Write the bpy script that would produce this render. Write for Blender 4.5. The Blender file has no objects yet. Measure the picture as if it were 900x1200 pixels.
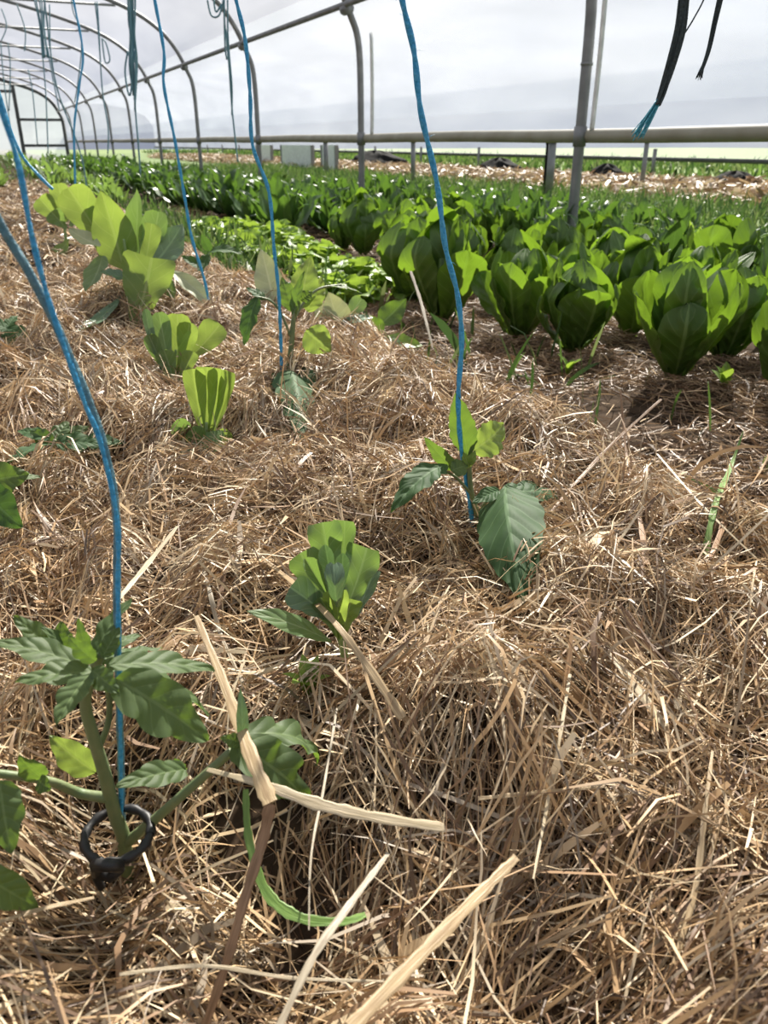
import bpy, math, random
import numpy as np
from mathutils import Vector, Matrix
random.seed(7); RNG = np.random.default_rng(11)
C = bpy.context.scene.collection
PI = math.pi
# ---------------------------------------------------------------- camera maths
F = 930.0; TH = math.atan(433/930.0); YAW = math.radians(25.1); H = 0.60
def ray(x, y):
    cx, cy, cz = x-450, 600-y, F
    up = cy*math.cos(TH)-cz*math.sin(TH); fw = cy*math.sin(TH)+cz*math.cos(TH)
    return Vector((cx*math.cos(YAW)+fw*math.sin(YAW), -cx*math.sin(YAW)+fw*math.cos(YAW), up))
CAM = Vector((0, 0, H))
def PZ(x, y, z): r = ray(x, y); return CAM+r*((z-H)/r.z)
def PY(x, y, Y): r = ray(x, y); return CAM+r*(Y/r.y)
def PX(x, y, X): r = ray(x, y); return CAM+r*(X/r.x)
def PD(x, y, d): return CAM+ray(x, y)*(d/F)
def above(p, c=.006):               # nudge a point that would lie under the straw back along its sight line
    for _ in range(80):
        if p.z > hz(p.x, p.y)+c or p.y > 4: break
        p = CAM+(p-CAM)*.99
    return p
FWD = Vector((math.sin(YAW)*math.cos(TH), math.cos(YAW)*math.cos(TH), -math.sin(TH)))
def depth(p): return (p-CAM).dot(FWD)

# ---------------------------------------------------------------- materials
def newmat(name):
    m = bpy.data.materials.new(name); m.use_nodes = True
    nt = m.node_tree; nt.nodes.clear()
    out = nt.nodes.new('ShaderNodeOutputMaterial')
    return m, nt, out
def N(nt, t, **k):
    n = nt.nodes.new(t)
    for a, b in k.items(): setattr(n, a, b)
    return n
def math_(nt, op, a, b=None, c=None):
    n = N(nt, 'ShaderNodeMath', operation=op)
    for i, v in enumerate((a, b, c)):
        if v is None: continue
        if isinstance(v, (int, float)): n.inputs[i].default_value = v
        else: nt.links.new(v, n.inputs[i])
    return n.outputs[0]
def mixc(nt, f, a, b):
    n = N(nt, 'ShaderNodeMix', data_type='RGBA')
    for s, v in ((n.inputs[0], f), (n.inputs[6], a), (n.inputs[7], b)):
        if isinstance(v, (int, float)): s.default_value = v
        elif isinstance(v, (tuple, list)): s.default_value = (*v, 1)
        else: nt.links.new(v, s)
    return n.outputs[2]
def simple(name, col, rough=.6, metal=0, col2=None, scale=20, bump=0, spec=.5):
    m, nt, out = newmat(name); L = nt.links.new
    p = N(nt, 'ShaderNodeBsdfPrincipled')
    p.inputs['Roughness'].default_value = rough; p.inputs['Metallic'].default_value = metal
    p.inputs['Specular IOR Level'].default_value = spec
    tc = N(nt, 'ShaderNodeTexCoord'); no = N(nt, 'ShaderNodeTexNoise')
    no.inputs['Scale'].default_value = scale; no.inputs['Detail'].default_value = 5
    L(tc.outputs['Object'], no.inputs['Vector'])
    cr = N(nt, 'ShaderNodeValToRGB'); cr.color_ramp.elements[0].position = .35; cr.color_ramp.elements[1].position = .65
    cr.color_ramp.elements[0].color = (*col, 1); cr.color_ramp.elements[1].color = (*(col2 or [c*.8 for c in col]), 1)
    L(no.outputs[0], cr.inputs[0]); L(cr.outputs[0], p.inputs['Base Color'])
    if bump:
        b = N(nt, 'ShaderNodeBump'); b.inputs['Strength'].default_value = bump; b.inputs['Distance'].default_value = .01
        L(no.outputs[0], b.inputs['Height']); L(b.outputs[0], p.inputs['Normal'])
    L(p.outputs[0], out.inputs[0]); return m
def leafmat(name, dark, light, vein, trans, nveins=6, k=.9, rough=.42, tmix=.42, midw=.03, spec=.5):
    m, nt, out = newmat(name); L = nt.links.new
    uv = N(nt, 'ShaderNodeUVMap'); sp = N(nt, 'ShaderNodeSeparateXYZ'); L(uv.outputs[0], sp.inputs[0])
    av = math_(nt, 'ABSOLUTE', math_(nt, 'MULTIPLY_ADD', sp.outputs[1], 2.0, -1.0))
    s = math_(nt, 'SUBTRACT', math_(nt, 'MULTIPLY', sp.outputs[0], float(nveins)), math_(nt, 'MULTIPLY', av, k))
    sn = math_(nt, 'ABSOLUTE', math_(nt, 'SINE', math_(nt, 'MULTIPLY', s, PI)))
    v1 = math_(nt, 'LESS_THAN', sn, .13)
    v2 = math_(nt, 'LESS_THAN', av, midw*2)
    vn = math_(nt, 'MAXIMUM', math_(nt, 'MULTIPLY', v1, .55), v2)
    tc = N(nt, 'ShaderNodeTexCoord'); no = N(nt, 'ShaderNodeTexNoise'); no.inputs['Scale'].default_value = 45; no.inputs['Detail'].default_value = 4
    L(tc.outputs['Object'], no.inputs['Vector'])
    oi = N(nt, 'ShaderNodeObjectInfo')
    f = math_(nt, 'ADD', math_(nt, 'MULTIPLY', no.outputs[0], .8), math_(nt, 'MULTIPLY', oi.outputs['Random'], .35))
    c = mixc(nt, vn, mixc(nt, f, dark, light), vein)
    p = N(nt, 'ShaderNodeBsdfPrincipled'); p.inputs['Roughness'].default_value = rough
    p.inputs['Specular IOR Level'].default_value = spec
    L(c, p.inputs['Base Color'])
    b = N(nt, 'ShaderNodeBump'); b.inputs['Strength'].default_value = .35; b.inputs['Distance'].default_value = .002
    L(math_(nt, 'ADD', math_(nt, 'MULTIPLY', sn, .8), math_(nt, 'MULTIPLY', no.outputs[0], .6)), b.inputs['Height']); L(b.outputs[0], p.inputs['Normal'])
    t = N(nt, 'ShaderNodeBsdfTranslucent'); L(mixc(nt, f, [q*.8 for q in trans], trans), t.inputs[0])
    mx = N(nt, 'ShaderNodeMixShader'); mx.inputs[0].default_value = tmix
    L(p.outputs[0], mx.inputs[1]); L(t.outputs[0], mx.inputs[2]); L(mx.outputs[0], out.inputs[0])
    return m
def vcolmat(name, tm=.22, rough=.55, spec=.35, gain=1.0):
    m, nt, out = newmat(name); L = nt.links.new
    a = N(nt, 'ShaderNodeAttribute', attribute_name='Col')
    p = N(nt, 'ShaderNodeBsdfPrincipled'); p.inputs['Roughness'].default_value = rough; p.inputs['Specular IOR Level'].default_value = spec
    L(a.outputs[0], p.inputs[0])
    t = N(nt, 'ShaderNodeBsdfTranslucent'); L(a.outputs[0], t.inputs[0])
    mx = N(nt, 'ShaderNodeMixShader'); mx.inputs[0].default_value = tm
    L(p.outputs[0], mx.inputs[1]); L(t.outputs[0], mx.inputs[2]); L(mx.outputs[0], out.inputs[0])
    return m
def film(name, clear=.5, col=(.9, .92, .96)):
    m, nt, out = newmat(name); L = nt.links.new
    tr = N(nt, 'ShaderNodeBsdfTransparent'); tr.inputs[0].default_value = (.93, .945, .97, 1)
    tl = N(nt, 'ShaderNodeBsdfTranslucent'); tl.inputs[0].default_value = (*col, 1)
    df = N(nt, 'ShaderNodeBsdfDiffuse'); df.inputs[0].default_value = (*col, 1)
    gl = N(nt, 'ShaderNodeBsdfGlossy'); gl.inputs['Roughness'].default_value = .25
    m1 = N(nt, 'ShaderNodeMixShader'); m1.inputs[0].default_value = .25; L(tl.outputs[0], m1.inputs[1]); L(df.outputs[0], m1.inputs[2])
    m2 = N(nt, 'ShaderNodeMixShader'); m2.inputs[0].default_value = .04; L(m1.outputs[0], m2.inputs[1]); L(gl.outputs[0], m2.inputs[2])
    tc = N(nt, 'ShaderNodeTexCoord'); no = N(nt, 'ShaderNodeTexNoise'); no.inputs['Scale'].default_value = .8; no.inputs['Detail'].default_value = 4
    mp = N(nt, 'ShaderNodeMapping'); mp.inputs['Scale'].default_value = (1, .5, 2.5); L(tc.outputs['Object'], mp.inputs[0]); L(mp.outputs[0], no.inputs['Vector'])
    m3 = N(nt, 'ShaderNodeMixShader'); L(math_(nt, 'MULTIPLY_ADD', no.outputs[0], .22, 1-clear-.11), m3.inputs[0])
    L(tr.outputs[0], m3.inputs[1]); L(m2.outputs[0], m3.inputs[2]); L(m3.outputs[0], out.inputs[0])
    return m
M = {}
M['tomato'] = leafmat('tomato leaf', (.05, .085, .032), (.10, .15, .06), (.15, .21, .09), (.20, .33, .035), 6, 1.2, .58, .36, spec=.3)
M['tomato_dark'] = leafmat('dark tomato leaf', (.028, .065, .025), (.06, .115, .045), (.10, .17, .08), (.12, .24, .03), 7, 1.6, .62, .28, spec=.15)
M['pale'] = leafmat('old pale leaf', (.30, .34, .20), (.42, .46, .28), (.5, .52, .34), (.35, .38, .15), 6, 1, .5, .3)
M['bean'] = leafmat('bean leaf', (.09, .16, .065), (.16, .24, .10), (.28, .36, .19), (.22, .35, .06), 5, 1.4, .42, .40)
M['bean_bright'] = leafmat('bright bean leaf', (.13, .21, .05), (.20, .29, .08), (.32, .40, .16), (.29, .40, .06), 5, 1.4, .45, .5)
M['bean_blue'] = leafmat('blue green bean leaf', (.07, .13, .075), (.13, .20, .12), (.22, .32, .18), (.16, .28, .07), 5, 1.4, .32, .25)
M['romaine'] = leafmat('romaine leaf', (.045, .10, .018), (.09, .17, .03), (.17, .27, .08), (.21, .36, .025), 7, 1.5, .4, .42, .035)
M['chard'] = leafmat('dark row leaf', (.025, .07, .018), (.055, .13, .03), (.10, .17, .06), (.13, .25, .03), 6, 1.4, .33, .33)
M['frilly'] = leafmat('frilly lettuce leaf', (.13, .24, .03), (.22, .36, .05), (.28, .38, .12), (.30, .44, .05), 5, 1.2, .42, .42)
M['stem'] = simple('hairy green stem', (.12, .17, .07), .55, 0, (.17, .20, .09), 60, .2)
M['beanstem'] = simple('bean stem', (.17, .27, .10), .5, 0, (.22, .32, .13), 40)
M['straw'] = vcolmat('straw', .12, .5, .4); M['grass'] = vcolmat('grass blade', .4, .45)
M['stalk'] = None
M['twine'] = simple('blue baler twine', (.02, .29, .60), .42, 0, (.07, .40, .70), 300, .5)
M['twine_grey'] = simple('weathered teal twine', (.07, .20, .27), .6, 0, (.14, .27, .31), 260, .5)
M['twine_dark'] = simple('dark weathered twine', (.018, .03, .034), .75, 0, (.03, .05, .055), 260, .5)
M['twine_teal'] = simple('bright teal twine end', (.03, .25, .34), .5, 0, (.06, .33, .42), 260, .5)
M['steel'] = simple('galvanised steel', (.17, .175, .18), .5, .45, (.24, .245, .25), 9)
M['rail'] = simple('rolled film rail', (.26, .24, .18), .6, 0, (.33, .31, .25), 6)
M['white'] = simple('white cord', (.75, .75, .74), .6)
M['clip'] = simple('black rubber clip', (.012, .012, .013), .5)
M['wood'] = simple('dark timber', (.045, .05, .05), .7, 0, (.07, .075, .075), 5)
M['tarp'] = simple('black ground cover', (.008, .009, .009), .9, 0, (.016, .016, .016), 6, .4, spec=.1)
M['panel'] = simple('white panel', (.72, .76, .78), .5)
M['film'] = film('greenhouse film', .81, (.84, .88, .97))
M['film_end'] = film('end wall film', .5, (.5, .56, .58))
M['soil'] = simple('dark soil', (.030, .020, .013), .95, 0, (.065, .045, .03), 30, .8, .05)
M['mulchbed'] = simple('mulch base with gap shade', (.014, .009, .006), .95, 0, (.035, .023, .014), 60, .8, .1)  # near-black colour stands in for shade in the gaps between straws

# stalk: lengthwise streaked dried reed
def stalkmat(name, c1, c2):
    m, nt, out = newmat(name); L = nt.links.new
    uv = N(nt, 'ShaderNodeUVMap'); mp = N(nt, 'ShaderNodeMapping'); mp.inputs['Scale'].default_value = (6, 14, 1)
    no = N(nt, 'ShaderNodeTexNoise'); no.inputs['Scale'].default_value = 1.0; no.inputs['Detail'].default_value = 4
    L(uv.outputs[0], mp.inputs[0]); L(mp.outputs[0], no.inputs['Vector'])
    cr = N(nt, 'ShaderNodeValToRGB'); cr.color_ramp.elements[0].position = .38; cr.color_ramp.elements[1].position = .62
    cr.color_ramp.elements[0].color = (*c1, 1); cr.color_ramp.elements[1].color = (*c2, 1); L(no.outputs[0], cr.inputs[0])
    p = N(nt, 'ShaderNodeBsdfPrincipled'); p.inputs['Roughness'].default_value = .45; L(cr.outputs[0], p.inputs[0])
    t = N(nt, 'ShaderNodeBsdfTranslucent'); L(cr.outputs[0], t.inputs[0])
    b = N(nt, 'ShaderNodeBump'); b.inputs['Strength'].default_value = .5; b.inputs['Distance'].default_value = .001; L(no.outputs[0], b.inputs['Height']); L(b.outputs[0], p.inputs['Normal'])
    mx = N(nt, 'ShaderNodeMixShader'); mx.inputs[0].default_value = .15
    L(p.outputs[0], mx.inputs[1]); L(t.outputs[0], mx.inputs[2]); L(mx.outputs[0], out.inputs[0]); return m
M['stalk'] = stalkmat('golden stalk', (.32, .22, .115), (.48, .36, .20))
M['stalk_pale'] = stalkmat('pale stalk', (.42, .34, .21), (.60, .50, .34))
M['stalk_grey'] = stalkmat('grey stalk', (.26, .21, .14), (.42, .36, .26))
M['stalk_brown'] = stalkmat('brown stalk', (.20, .11, .05), (.32, .19, .10))
M['blade'] = stalkmat('green blade', (.12, .22, .04), (.20, .33, .07))

# ---------------------------------------------------------------- mesh builder
class MB:
    def __init__(s): s.v = []; s.f = []; s.uv = []
    def grid(s, P, UV):            # P[i][j]
        b = len(s.v); n = len(P[0])
        for r, ur in zip(P, UV): s.v += [tuple(q) for q in r]; s.uv += ur
        for i in range(len(P)-1):
            for j in range(n-1):
                a = b+i*n+j; s.f.append((a, a+1, a+n+1, a+n))
    def tube(s, pts, r, seg=8, cap=True, flat=1.0):
        pts = [Vector(p) for p in pts]; b = len(s.v); n = len(pts)
        rr = r if isinstance(r, (list, tuple)) else [r]*n
        t0 = (pts[1]-pts[0]).normalized(); a = t0.orthogonal().normalized()
        for i, p in enumerate(pts):
            t = (pts[min(i+1, n-1)]-pts[max(i-1, 0)]).normalized()
            a = (a-t*a.dot(t)).normalized(); c = t.cross(a)
            for k in range(seg):
                g = 2*PI*k/seg
                s.v.append(tuple(p+(a*math.cos(g)+c*math.sin(g)*flat)*rr[i])); s.uv.append((i/(n-1), k/seg))
        for i in range(n-1):
            for k in range(seg):
                k2 = (k+1) % seg; s.f.append((b+i*seg+k, b+i*seg+k2, b+(i+1)*seg+k2, b+(i+1)*seg+k))
        if cap:
            s.f.append(tuple(b+k for k in range(seg))[::-1]); s.f.append(tuple(b+(n-1)*seg+k for k in range(seg)))
    def box(s, c, d):
        b = len(s.v)
        for z in (-1, 1):
            for x, y in ((-1, -1), (1, -1), (1, 1), (-1, 1)):
                s.v.append((c[0]+x*d[0]/2, c[1]+y*d[1]/2, c[2]+z*d[2]/2)); s.uv.append((x*.5+.5, y*.5+.5))
        for f in ((0, 3, 2, 1), (4, 5, 6, 7), (0, 1, 5, 4), (1, 2, 6, 5), (2, 3, 7, 6), (3, 0, 4, 7)): s.f.append(tuple(b+i for i in f))
    def mesh(s, name, mat, smooth=True):
        me = bpy.data.meshes.new(name); me.from_pydata(s.v, [], s.f)
        ul = me.uv_layers.new(name='UVMap')
        li = np.empty(len(me.loops), dtype=np.int32); me.loops.foreach_get('vertex_index', li)
        ul.data.foreach_set('uv', np.array(s.uv, dtype=np.float32)[li].ravel())
        if smooth: me.polygons.foreach_set('use_smooth', [True]*len(me.polygons))
        me.materials.append(mat); me.update(); return me
    def build(s, name, mat, parent=None, smooth=True):
        o = bpy.data.objects.new(name, s.mesh(name, mat, smooth)); C.objects.link(o)
        if parent is not None:
            o.parent = parent; o.matrix_parent_inverse = Matrix.Identity(4)
            if parent.location.length > 0: o.location = -Vector(parent.location)
        return o
def tag(o, label=None, cat=None, group=None, kind=None):
    if label: o['label'] = label
    if cat: o['category'] = cat
    if group: o['group'] = group
    if kind: o['kind'] = kind
    return o
def thing(name, loc, label, cat, group=None):
    o = bpy.data.objects.new(name, None); C.objects.link(o); o.location = loc; o.empty_display_size = .05
    return tag(o, label, cat, group)
def copy_tree(o, parent=None):
    c = o.copy(); C.objects.link(c); c.parent = parent
    if parent is not None: c.matrix_parent_inverse = o.matrix_parent_inverse.copy()
    for ch in list(o.children): copy_tree(ch, c)
    return c
def smooth_pts(pts, n=6):          # Catmull-Rom
    pts = [Vector(p) for p in pts]; out = []
    for i in range(len(pts)-1):
        p0 = pts[max(i-1, 0)]; p1 = pts[i]; p2 = pts[i+1]; p3 = pts[min(i+2, len(pts)-1)]
        for k in range(n):
            t = k/n
            out.append(.5*((2*p1)+(p2-p0)*t+(2*p0-5*p1+4*p2-p3)*t*t+(3*p1-p0-3*p2+p3)*t**3))
    out.append(pts[-1]); return out

# ---------------------------------------------------------------- ground relief
def sstep(t): t = np.clip(t, 0, 1); return t*t*(3-2*t)
def gs(x, y, cx, cy, s, a): return a*np.exp(-((x-cx)**2+(y-cy)**2)/(2*s*s))
def hf(x, y):
    x = np.asarray(x, dtype=float); y = np.asarray(y, dtype=float)
    S = sstep((1.04+.06*np.sin(3.1*y+.5)+.03*np.sin(8*y)-x)/.34)*sstep((x+1.25)/.35)
    h = .175+.014*np.sin(6.3*x+1.7*np.sin(4.2*y))+.014*np.sin(5.1*y+2.2*x+1)+.007*np.sin(17*x+9*y)+.007*np.sin(21*y-11*x+2)
    h = h+.011*np.sin(41*x+13*np.sin(5*y))*np.sin(37*y+9*x)+.012*np.sin(29*x-17*y+3*np.sin(9*x))+.014*np.sin(13*y+15*x+2*np.sin(11*y))
    h = h+gs(x, y, .0, .415, .035, -.03)+gs(x, y, .44, .44, .11, .045)+gs(x, y, .11, .33, .09, -.06)+gs(x, y, .16, .38, .07, -.025)+gs(x, y, .01, .27, .06, -.03)+gs(x, y, .24, .22, .07, -.06)+gs(x, y, .33, .72, .06, -.03)+gs(x, y, .14, .62, .05, -.03)+gs(x, y, .56, .98, .07, -.03)+gs(x, y, .62, 1.5, .2, .03)+gs(x, y, .72, .78, .15, .02)
    g = .012*np.sin(3*x+2*y)+.010*np.sin(9*x-4*y)+.006*np.sin(19*y+7*x)
    return h*S+g*(1-S)*sstep((9-np.abs(x))/2)
def hz(x, y): return float(hf(x, y))

def relief(name, x0, x1, y0, y1, nx, ny, mat, dz=0.0):
    xs = np.linspace(x0, x1, nx); ys = np.linspace(y0, y1, ny)
    mb = MB(); P = []; U = []
    for x in xs:
        z = hf(np.full(ny, x), ys)+dz
        P.append([(x, y, zz) for y, zz in zip(ys, z)]); U.append([(x, y) for y in ys])
    mb.grid([r[::-1] for r in P], [r[::-1] for r in U]); return mb.build(name, mat)
# big ground
mb = MB(); mb.grid([[(-60, 90, -.035), (-60, -20, -.035)], [(90, 90, -.035), (90, -20, -.035)]], [[(0, 0), (0, 1)], [(1, 0), (1, 1)]])
def fieldmat():
    m, nt, out = newmat('field ground'); L = nt.links.new
    tc = N(nt, 'ShaderNodeTexCoord'); sp = N(nt, 'ShaderNodeSeparateXYZ'); L(tc.outputs['Object'], sp.inputs[0])
    no = N(nt, 'ShaderNodeTexNoise'); no.inputs['Scale'].default_value = 1.5; no.inputs['Detail'].default_value = 8; L(tc.outputs['Object'], no.inputs['Vector'])
    g = mixc(nt, no.outputs[0], (.05, .10, .02), (.17, .24, .06)); s = mixc(nt, no.outputs[0], (.06, .04, .025), (.12, .085, .05))
    f = math_(nt, 'GREATER_THAN', math_(nt, 'ADD', sp.outputs[0], math_(nt, 'MULTIPLY', no.outputs[0], .5)), 3.4)
    p = N(nt, 'ShaderNodeBsdfPrincipled'); p.inputs['Roughness'].default_value = .95; L(mixc(nt, f, s, g), p.inputs[0]); L(p.outputs[0], out.inputs[0]); return m
tag(mb.build('ground', fieldmat(), smooth=False), kind='structure')
tag(relief('bed_soil', -5, 3.2, -1, 34, 90, 500, M['soil'], -.01), kind='structure')
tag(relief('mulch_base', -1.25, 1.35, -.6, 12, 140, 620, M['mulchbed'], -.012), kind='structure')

# ---------------------------------------------------------------- strand fields
def strands(name, n, pos, L, W, cols, mat, zoff=(-.03, .012), pitch=.25, lift=.01, segs=5, curl=.5, upright=False, azbias=None, parent=None, az_in=None, pt_in=None, ci_in=None):
    x = pos[:, 0].copy(); y = pos[:, 1].copy()
    Ln = RNG.uniform(L[0], L[1], n)*RNG.uniform(.6, 1.25, n); Wd = RNG.uniform(W[0], W[1], n)
    wide = RNG.random(n) < .08; Wd[wide] *= 2.3
    az = RNG.uniform(0, 2*PI, n)
    if azbias is not None:
        a0, sp_, fr = azbias(x, y); k = RNG.random(n) < fr; az[k] = (a0+RNG.normal(0, 1, n)*sp_)[k]
    pt = RNG.normal(0, pitch, n)
    if az_in is not None: az = az_in.copy()
    if pt_in is not None: pt = pt_in.copy()
    if upright: pt = PI/2-np.abs(RNG.normal(0, pitch, n))
    dl = Ln/segs
    curv = RNG.normal(0, curl, n)/segs; cp = RNG.normal(0, curl*.6, n)/segs
    if upright: cp = -np.abs(cp)*2
    kink = RNG.integers(1, segs, n); ka = np.where(RNG.random(n) < .25, RNG.normal(0, .9, n), 0)
    off = RNG.uniform(zoff[0], zoff[1], n)
    P = np.zeros((n, segs+1, 3)); T = np.zeros((n, segs+1, 3))
    cz = np.zeros(n)
    for i in range(segs+1):
        P[:, i, 0] = x; P[:, i, 1] = y; P[:, i, 2] = cz
        d = np.stack([np.cos(az)*np.cos(pt), np.sin(az)*np.cos(pt), np.sin(pt)], 1); T[:, i] = d
        x = x+d[:, 0]*dl; y = y+d[:, 1]*dl; cz = cz+d[:, 2]*dl
        az = az+curv+np.where(kink == i, ka, 0); pt = pt+cp+np.where(kink == i, ka*.5, 0)
    if upright:
        base = hf(P[:, 0, 0], P[:, 0, 1]); P[:, :, 2] += (base+off)[:, None]
    else:
        hh = hf(P[:, :, 0], P[:, :, 1]); mz = P[:, :, 2].mean(1)
        P[:, :, 2] = hh+off[:, None]+(P[:, :, 2]-mz[:, None])
        lo = hh-.03; P[:, :, 2] = np.maximum(P[:, :, 2], lo)
        hi = hh+zoff[1]+lift; ex = P[:, :, 2]-hi; P[:, :, 2] = np.where(ex > 0, hi+ex*.35, P[:, :, 2])
    ref = RNG.normal(0, 1, (n, 1, 3))*.9; ref[:, :, 2] += .8
    S = np.cross(T, np.broadcast_to(ref, T.shape)); S /= np.linalg.norm(S, axis=2, keepdims=True)+1e-9
    tp = np.interp(np.arange(segs+1)/segs, [0, .12, .75, 1], [.6, 1, .9, .15])
    hw = (Wd[:, None]*tp[None, :]*.5)[:, :, None]
    V = np.stack([P-S*hw, P+S*hw], 2).reshape(-1, 3)
    nv = (segs+1)*2; q = []
    for i in range(segs): q.append([2*i, 2*i+1, 2*i+3, 2*i+2])
    Fc = (np.arange(n)[:, None, None]*nv+np.array(q)[None]).reshape(-1, 4)
    me = bpy.data.meshes.new(name)
    me.vertices.add(len(V)); me.vertices.foreach_set('co', V.astype(np.float32).ravel())
    me.loops.add(Fc.size); me.loops.foreach_set('vertex_index', Fc.astype(np.int32).ravel())
    me.polygons.add(len(Fc)); me.polygons.foreach_set('loop_start', np.arange(0, Fc.size, 4, dtype=np.int32))
    me.polygons.foreach_set('use_smooth', np.ones(len(Fc), dtype=bool))
    me.update(calc_edges=True)
    ca = me.color_attributes.new('Col', 'FLOAT_COLOR', 'POINT')
    ci = RNG.integers(0, len(cols), n) if ci_in is None else ci_in; cc = np.array(cols)[ci]*RNG.uniform(.75, 1.25, (n, 1))
    cc = np.repeat(cc, nv, axis=0); cc = np.concatenate([cc, np.ones((len(cc), 1))], 1)
    ca.data.foreach_set('color', cc.astype(np.float32).ravel())
    me.materials.append(mat)
    o = bpy.data.objects.new(name, me); C.objects.link(o)
    if parent: o.parent = parent
    return o
STR = [(.42, .285, .155), (.50, .355, .20), (.36, .235, .13), (.27, .17, .095), (.58, .44, .27), (.68, .56, .38), (.38, .30, .19), (.20, .125, .075), (.42, .28, .15), (.32, .26, .19), (.15, .10, .065)]
DSTR = [(.16, .10, .055), (.22, .14, .08), (.12, .075, .045), (.28, .19, .11)]
def box_pos(n, x0, x1, y0, y1): return np.stack([RNG.uniform(x0, x1, n), RNG.uniform(y0, y1, n)], 1)
def edge_keep(p, fn): return p[fn(p)]
def inmound(p): return p[:, 0]+RNG.normal(0, .05, len(p)) < .97+.06*np.sin(3.1*p[:, 1]+.5)
def bias(x, y):
    a = 1.2+1.6*np.sin(2.3*x+1.7*y)+1.3*np.sin(4.1*y-2.9*x+.7)
    return a, .45, .55
def mulch(label, *parts):
    pass
def tufts(nt_, per, x0, x1, y0, y1, spread):
    c = edge_keep(box_pos(nt_, x0, x1, y0, y1), inmound); m = len(c)
    a = RNG.uniform(0, 2*PI, m); b_ = RNG.normal(0, .35, m); kc = RNG.integers(0, len(STR), m)
    rep = lambda v: np.repeat(v, per, axis=0)
    pp = rep(c)+RNG.normal(0, spread, (m*per, 2)); az_ = rep(a)+RNG.normal(0, .22, m*per); pt_ = rep(b_)+RNG.normal(0, .15, m*per)
    kk = np.where(RNG.random(m*per) < .6, rep(kc), RNG.integers(0, len(STR), m*per))
    return pp, az_, pt_, kk
def merge(name, objs):                       # one object out of several generated meshes
    bpy.context.view_layer.update()
    for o_ in bpy.context.selected_objects: o_.select_set(False)
    for o_ in objs: o_.select_set(True)
    bpy.context.view_layer.objects.active = objs[0]; bpy.ops.object.join(); objs[0].name = name; return objs[0]
p = edge_keep(box_pos(70000, -.45, 1.15, -.05, 1.3), inmound)
o = strands('straw_mulch', len(p), p, (.05, .21), (.0007, .0022), STR, M['straw'], (-.05, .016), .38, .016, 6, 1.1, azbias=bias)
pp, a_, t_, k_ = tufts(1500, 20, -.4, 1.1, 0, 1.3, .012)
ob = strands('tufts', len(pp), pp, (.08, .21), (.001, .0030), STR, M['straw'], (-.02, .018), .3, .02, 5, .5, az_in=a_, pt_in=t_, ci_in=k_)
pp = edge_keep(box_pos(1500, .35, 1.12, .1, 1.6), inmound)
oc = strands('standing', len(pp), pp, (.04, .13), (.0008, .003), STR, M['straw'], (-.02, .0), .75, 0, 5, .8, upright=True)
o = merge('straw_mulch', [o, ob, oc])
tag(o, 'thick loose golden straw mulch covering the nearest part of the planted mound', 'straw', kind='stuff')
p = edge_keep(box_pos(80000, -.5, 1.15, 1.25, 3.2), inmound)
o2 = strands('straw_mulch', len(p), p, (.05, .17), (.0010, .0028), STR, M['straw'], (-.035, .015), .36, .014, 4, .7, azbias=bias)
pp, a_, t_, k_ = tufts(1800, 16, -.5, 1.15, 1.25, 3.2, .02)
ob = strands('tufts', len(pp), pp, (.08, .2), (.0014, .0036), STR, M['straw'], (-.02, .022), .3, .02, 4, .5, az_in=a_, pt_in=t_, ci_in=k_)
o2 = merge('straw_mulch', [o2, ob])
tag(o2, 'straw mulch across the middle of the mound around the second and third seedlings', 'straw', kind='stuff')
p = edge_keep(box_pos(42000, -.9, 1.2, 3.1, 11), inmound)
o3 = strands('straw_mulch', len(p), p, (.08, .22), (.003, .009), STR, M['straw'], (-.03, .02), .3, .02, 3, .5, azbias=bias)
tag(o3, 'straw mulch on the far end of the mound beyond the tall leafy plants', 'straw', kind='stuff')
q = box_pos(30000, .92, 2.1, .3, 3.4); q = q[np.sin(9*q[:, 0]+4*q[:, 1])+np.sin(7*q[:, 1]-5*q[:, 0]+1)+RNG.normal(0, .7, len(q)) > -.9]
o4 = strands('path_straw', len(q), q, (.03, .12), (.0012, .0034), STR[:4]+DSTR*2, M['straw'], (-.008, .014), .2, .01, 4, .6)
tag(o4, 'thin scattered straw on dark soil in front of the romaine lettuces', 'straw', kind='stuff')
q = box_pos(5000, 1.0, 2.9, 3.4, 9)
o5 = strands('path_straw', len(q), q, (.06, .16), (.003, .007), STR[:4]+DSTR, M['straw'], (-.008, .012), .2, .01, 3, .5)
tag(o5, 'sparse straw litter on the soil among the far lettuce rows', 'straw', kind='stuff')
# neighbouring straw strip and grass
q = box_pos(22000, 7.0, 9.8, 4, 40)
o6 = strands('straw_strip', len(q), q, (.15, .4), (.012, .03), STR, M['straw'], (0, .14), .35, .04, 3, .5)
tag(o6, 'long tan strip of straw lying on the grass beyond the open side', 'straw', kind='stuff')
GR = [(.05, .10, .02), (.08, .15, .03), (.11, .18, .04), (.04, .08, .02), (.16, .21, .07)]
q = box_pos(24000, 3.1, 7.0, 2.2, 22)
o7 = strands('grass', len(q), q, (.08, .2), (.006, .014), GR, M['grass'], (-.03, .0), .35, 0, 4, .5, upright=True)
tag(o7, 'tall green grass growing along and outside the open greenhouse side', 'grass', kind='stuff')
q = np.concatenate([box_pos(80, 1.0, 1.5, .7, 3.2), box_pos(2600, 1.0, 1.4, 3.2, 8), box_pos(5200, -1.2, 3.0, 9, 32)])
o8 = strands('weeds', len(q), q, (.06, .2), (.005, .012), GR, M['grass'], (-.03, .0), .45, 0, 4, .5, upright=True)
tag(o8, 'short green weeds growing in the path and between the far rows', 'weeds', kind='stuff')
q = box_pos(9000, 10, 20, 6, 60)
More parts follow.
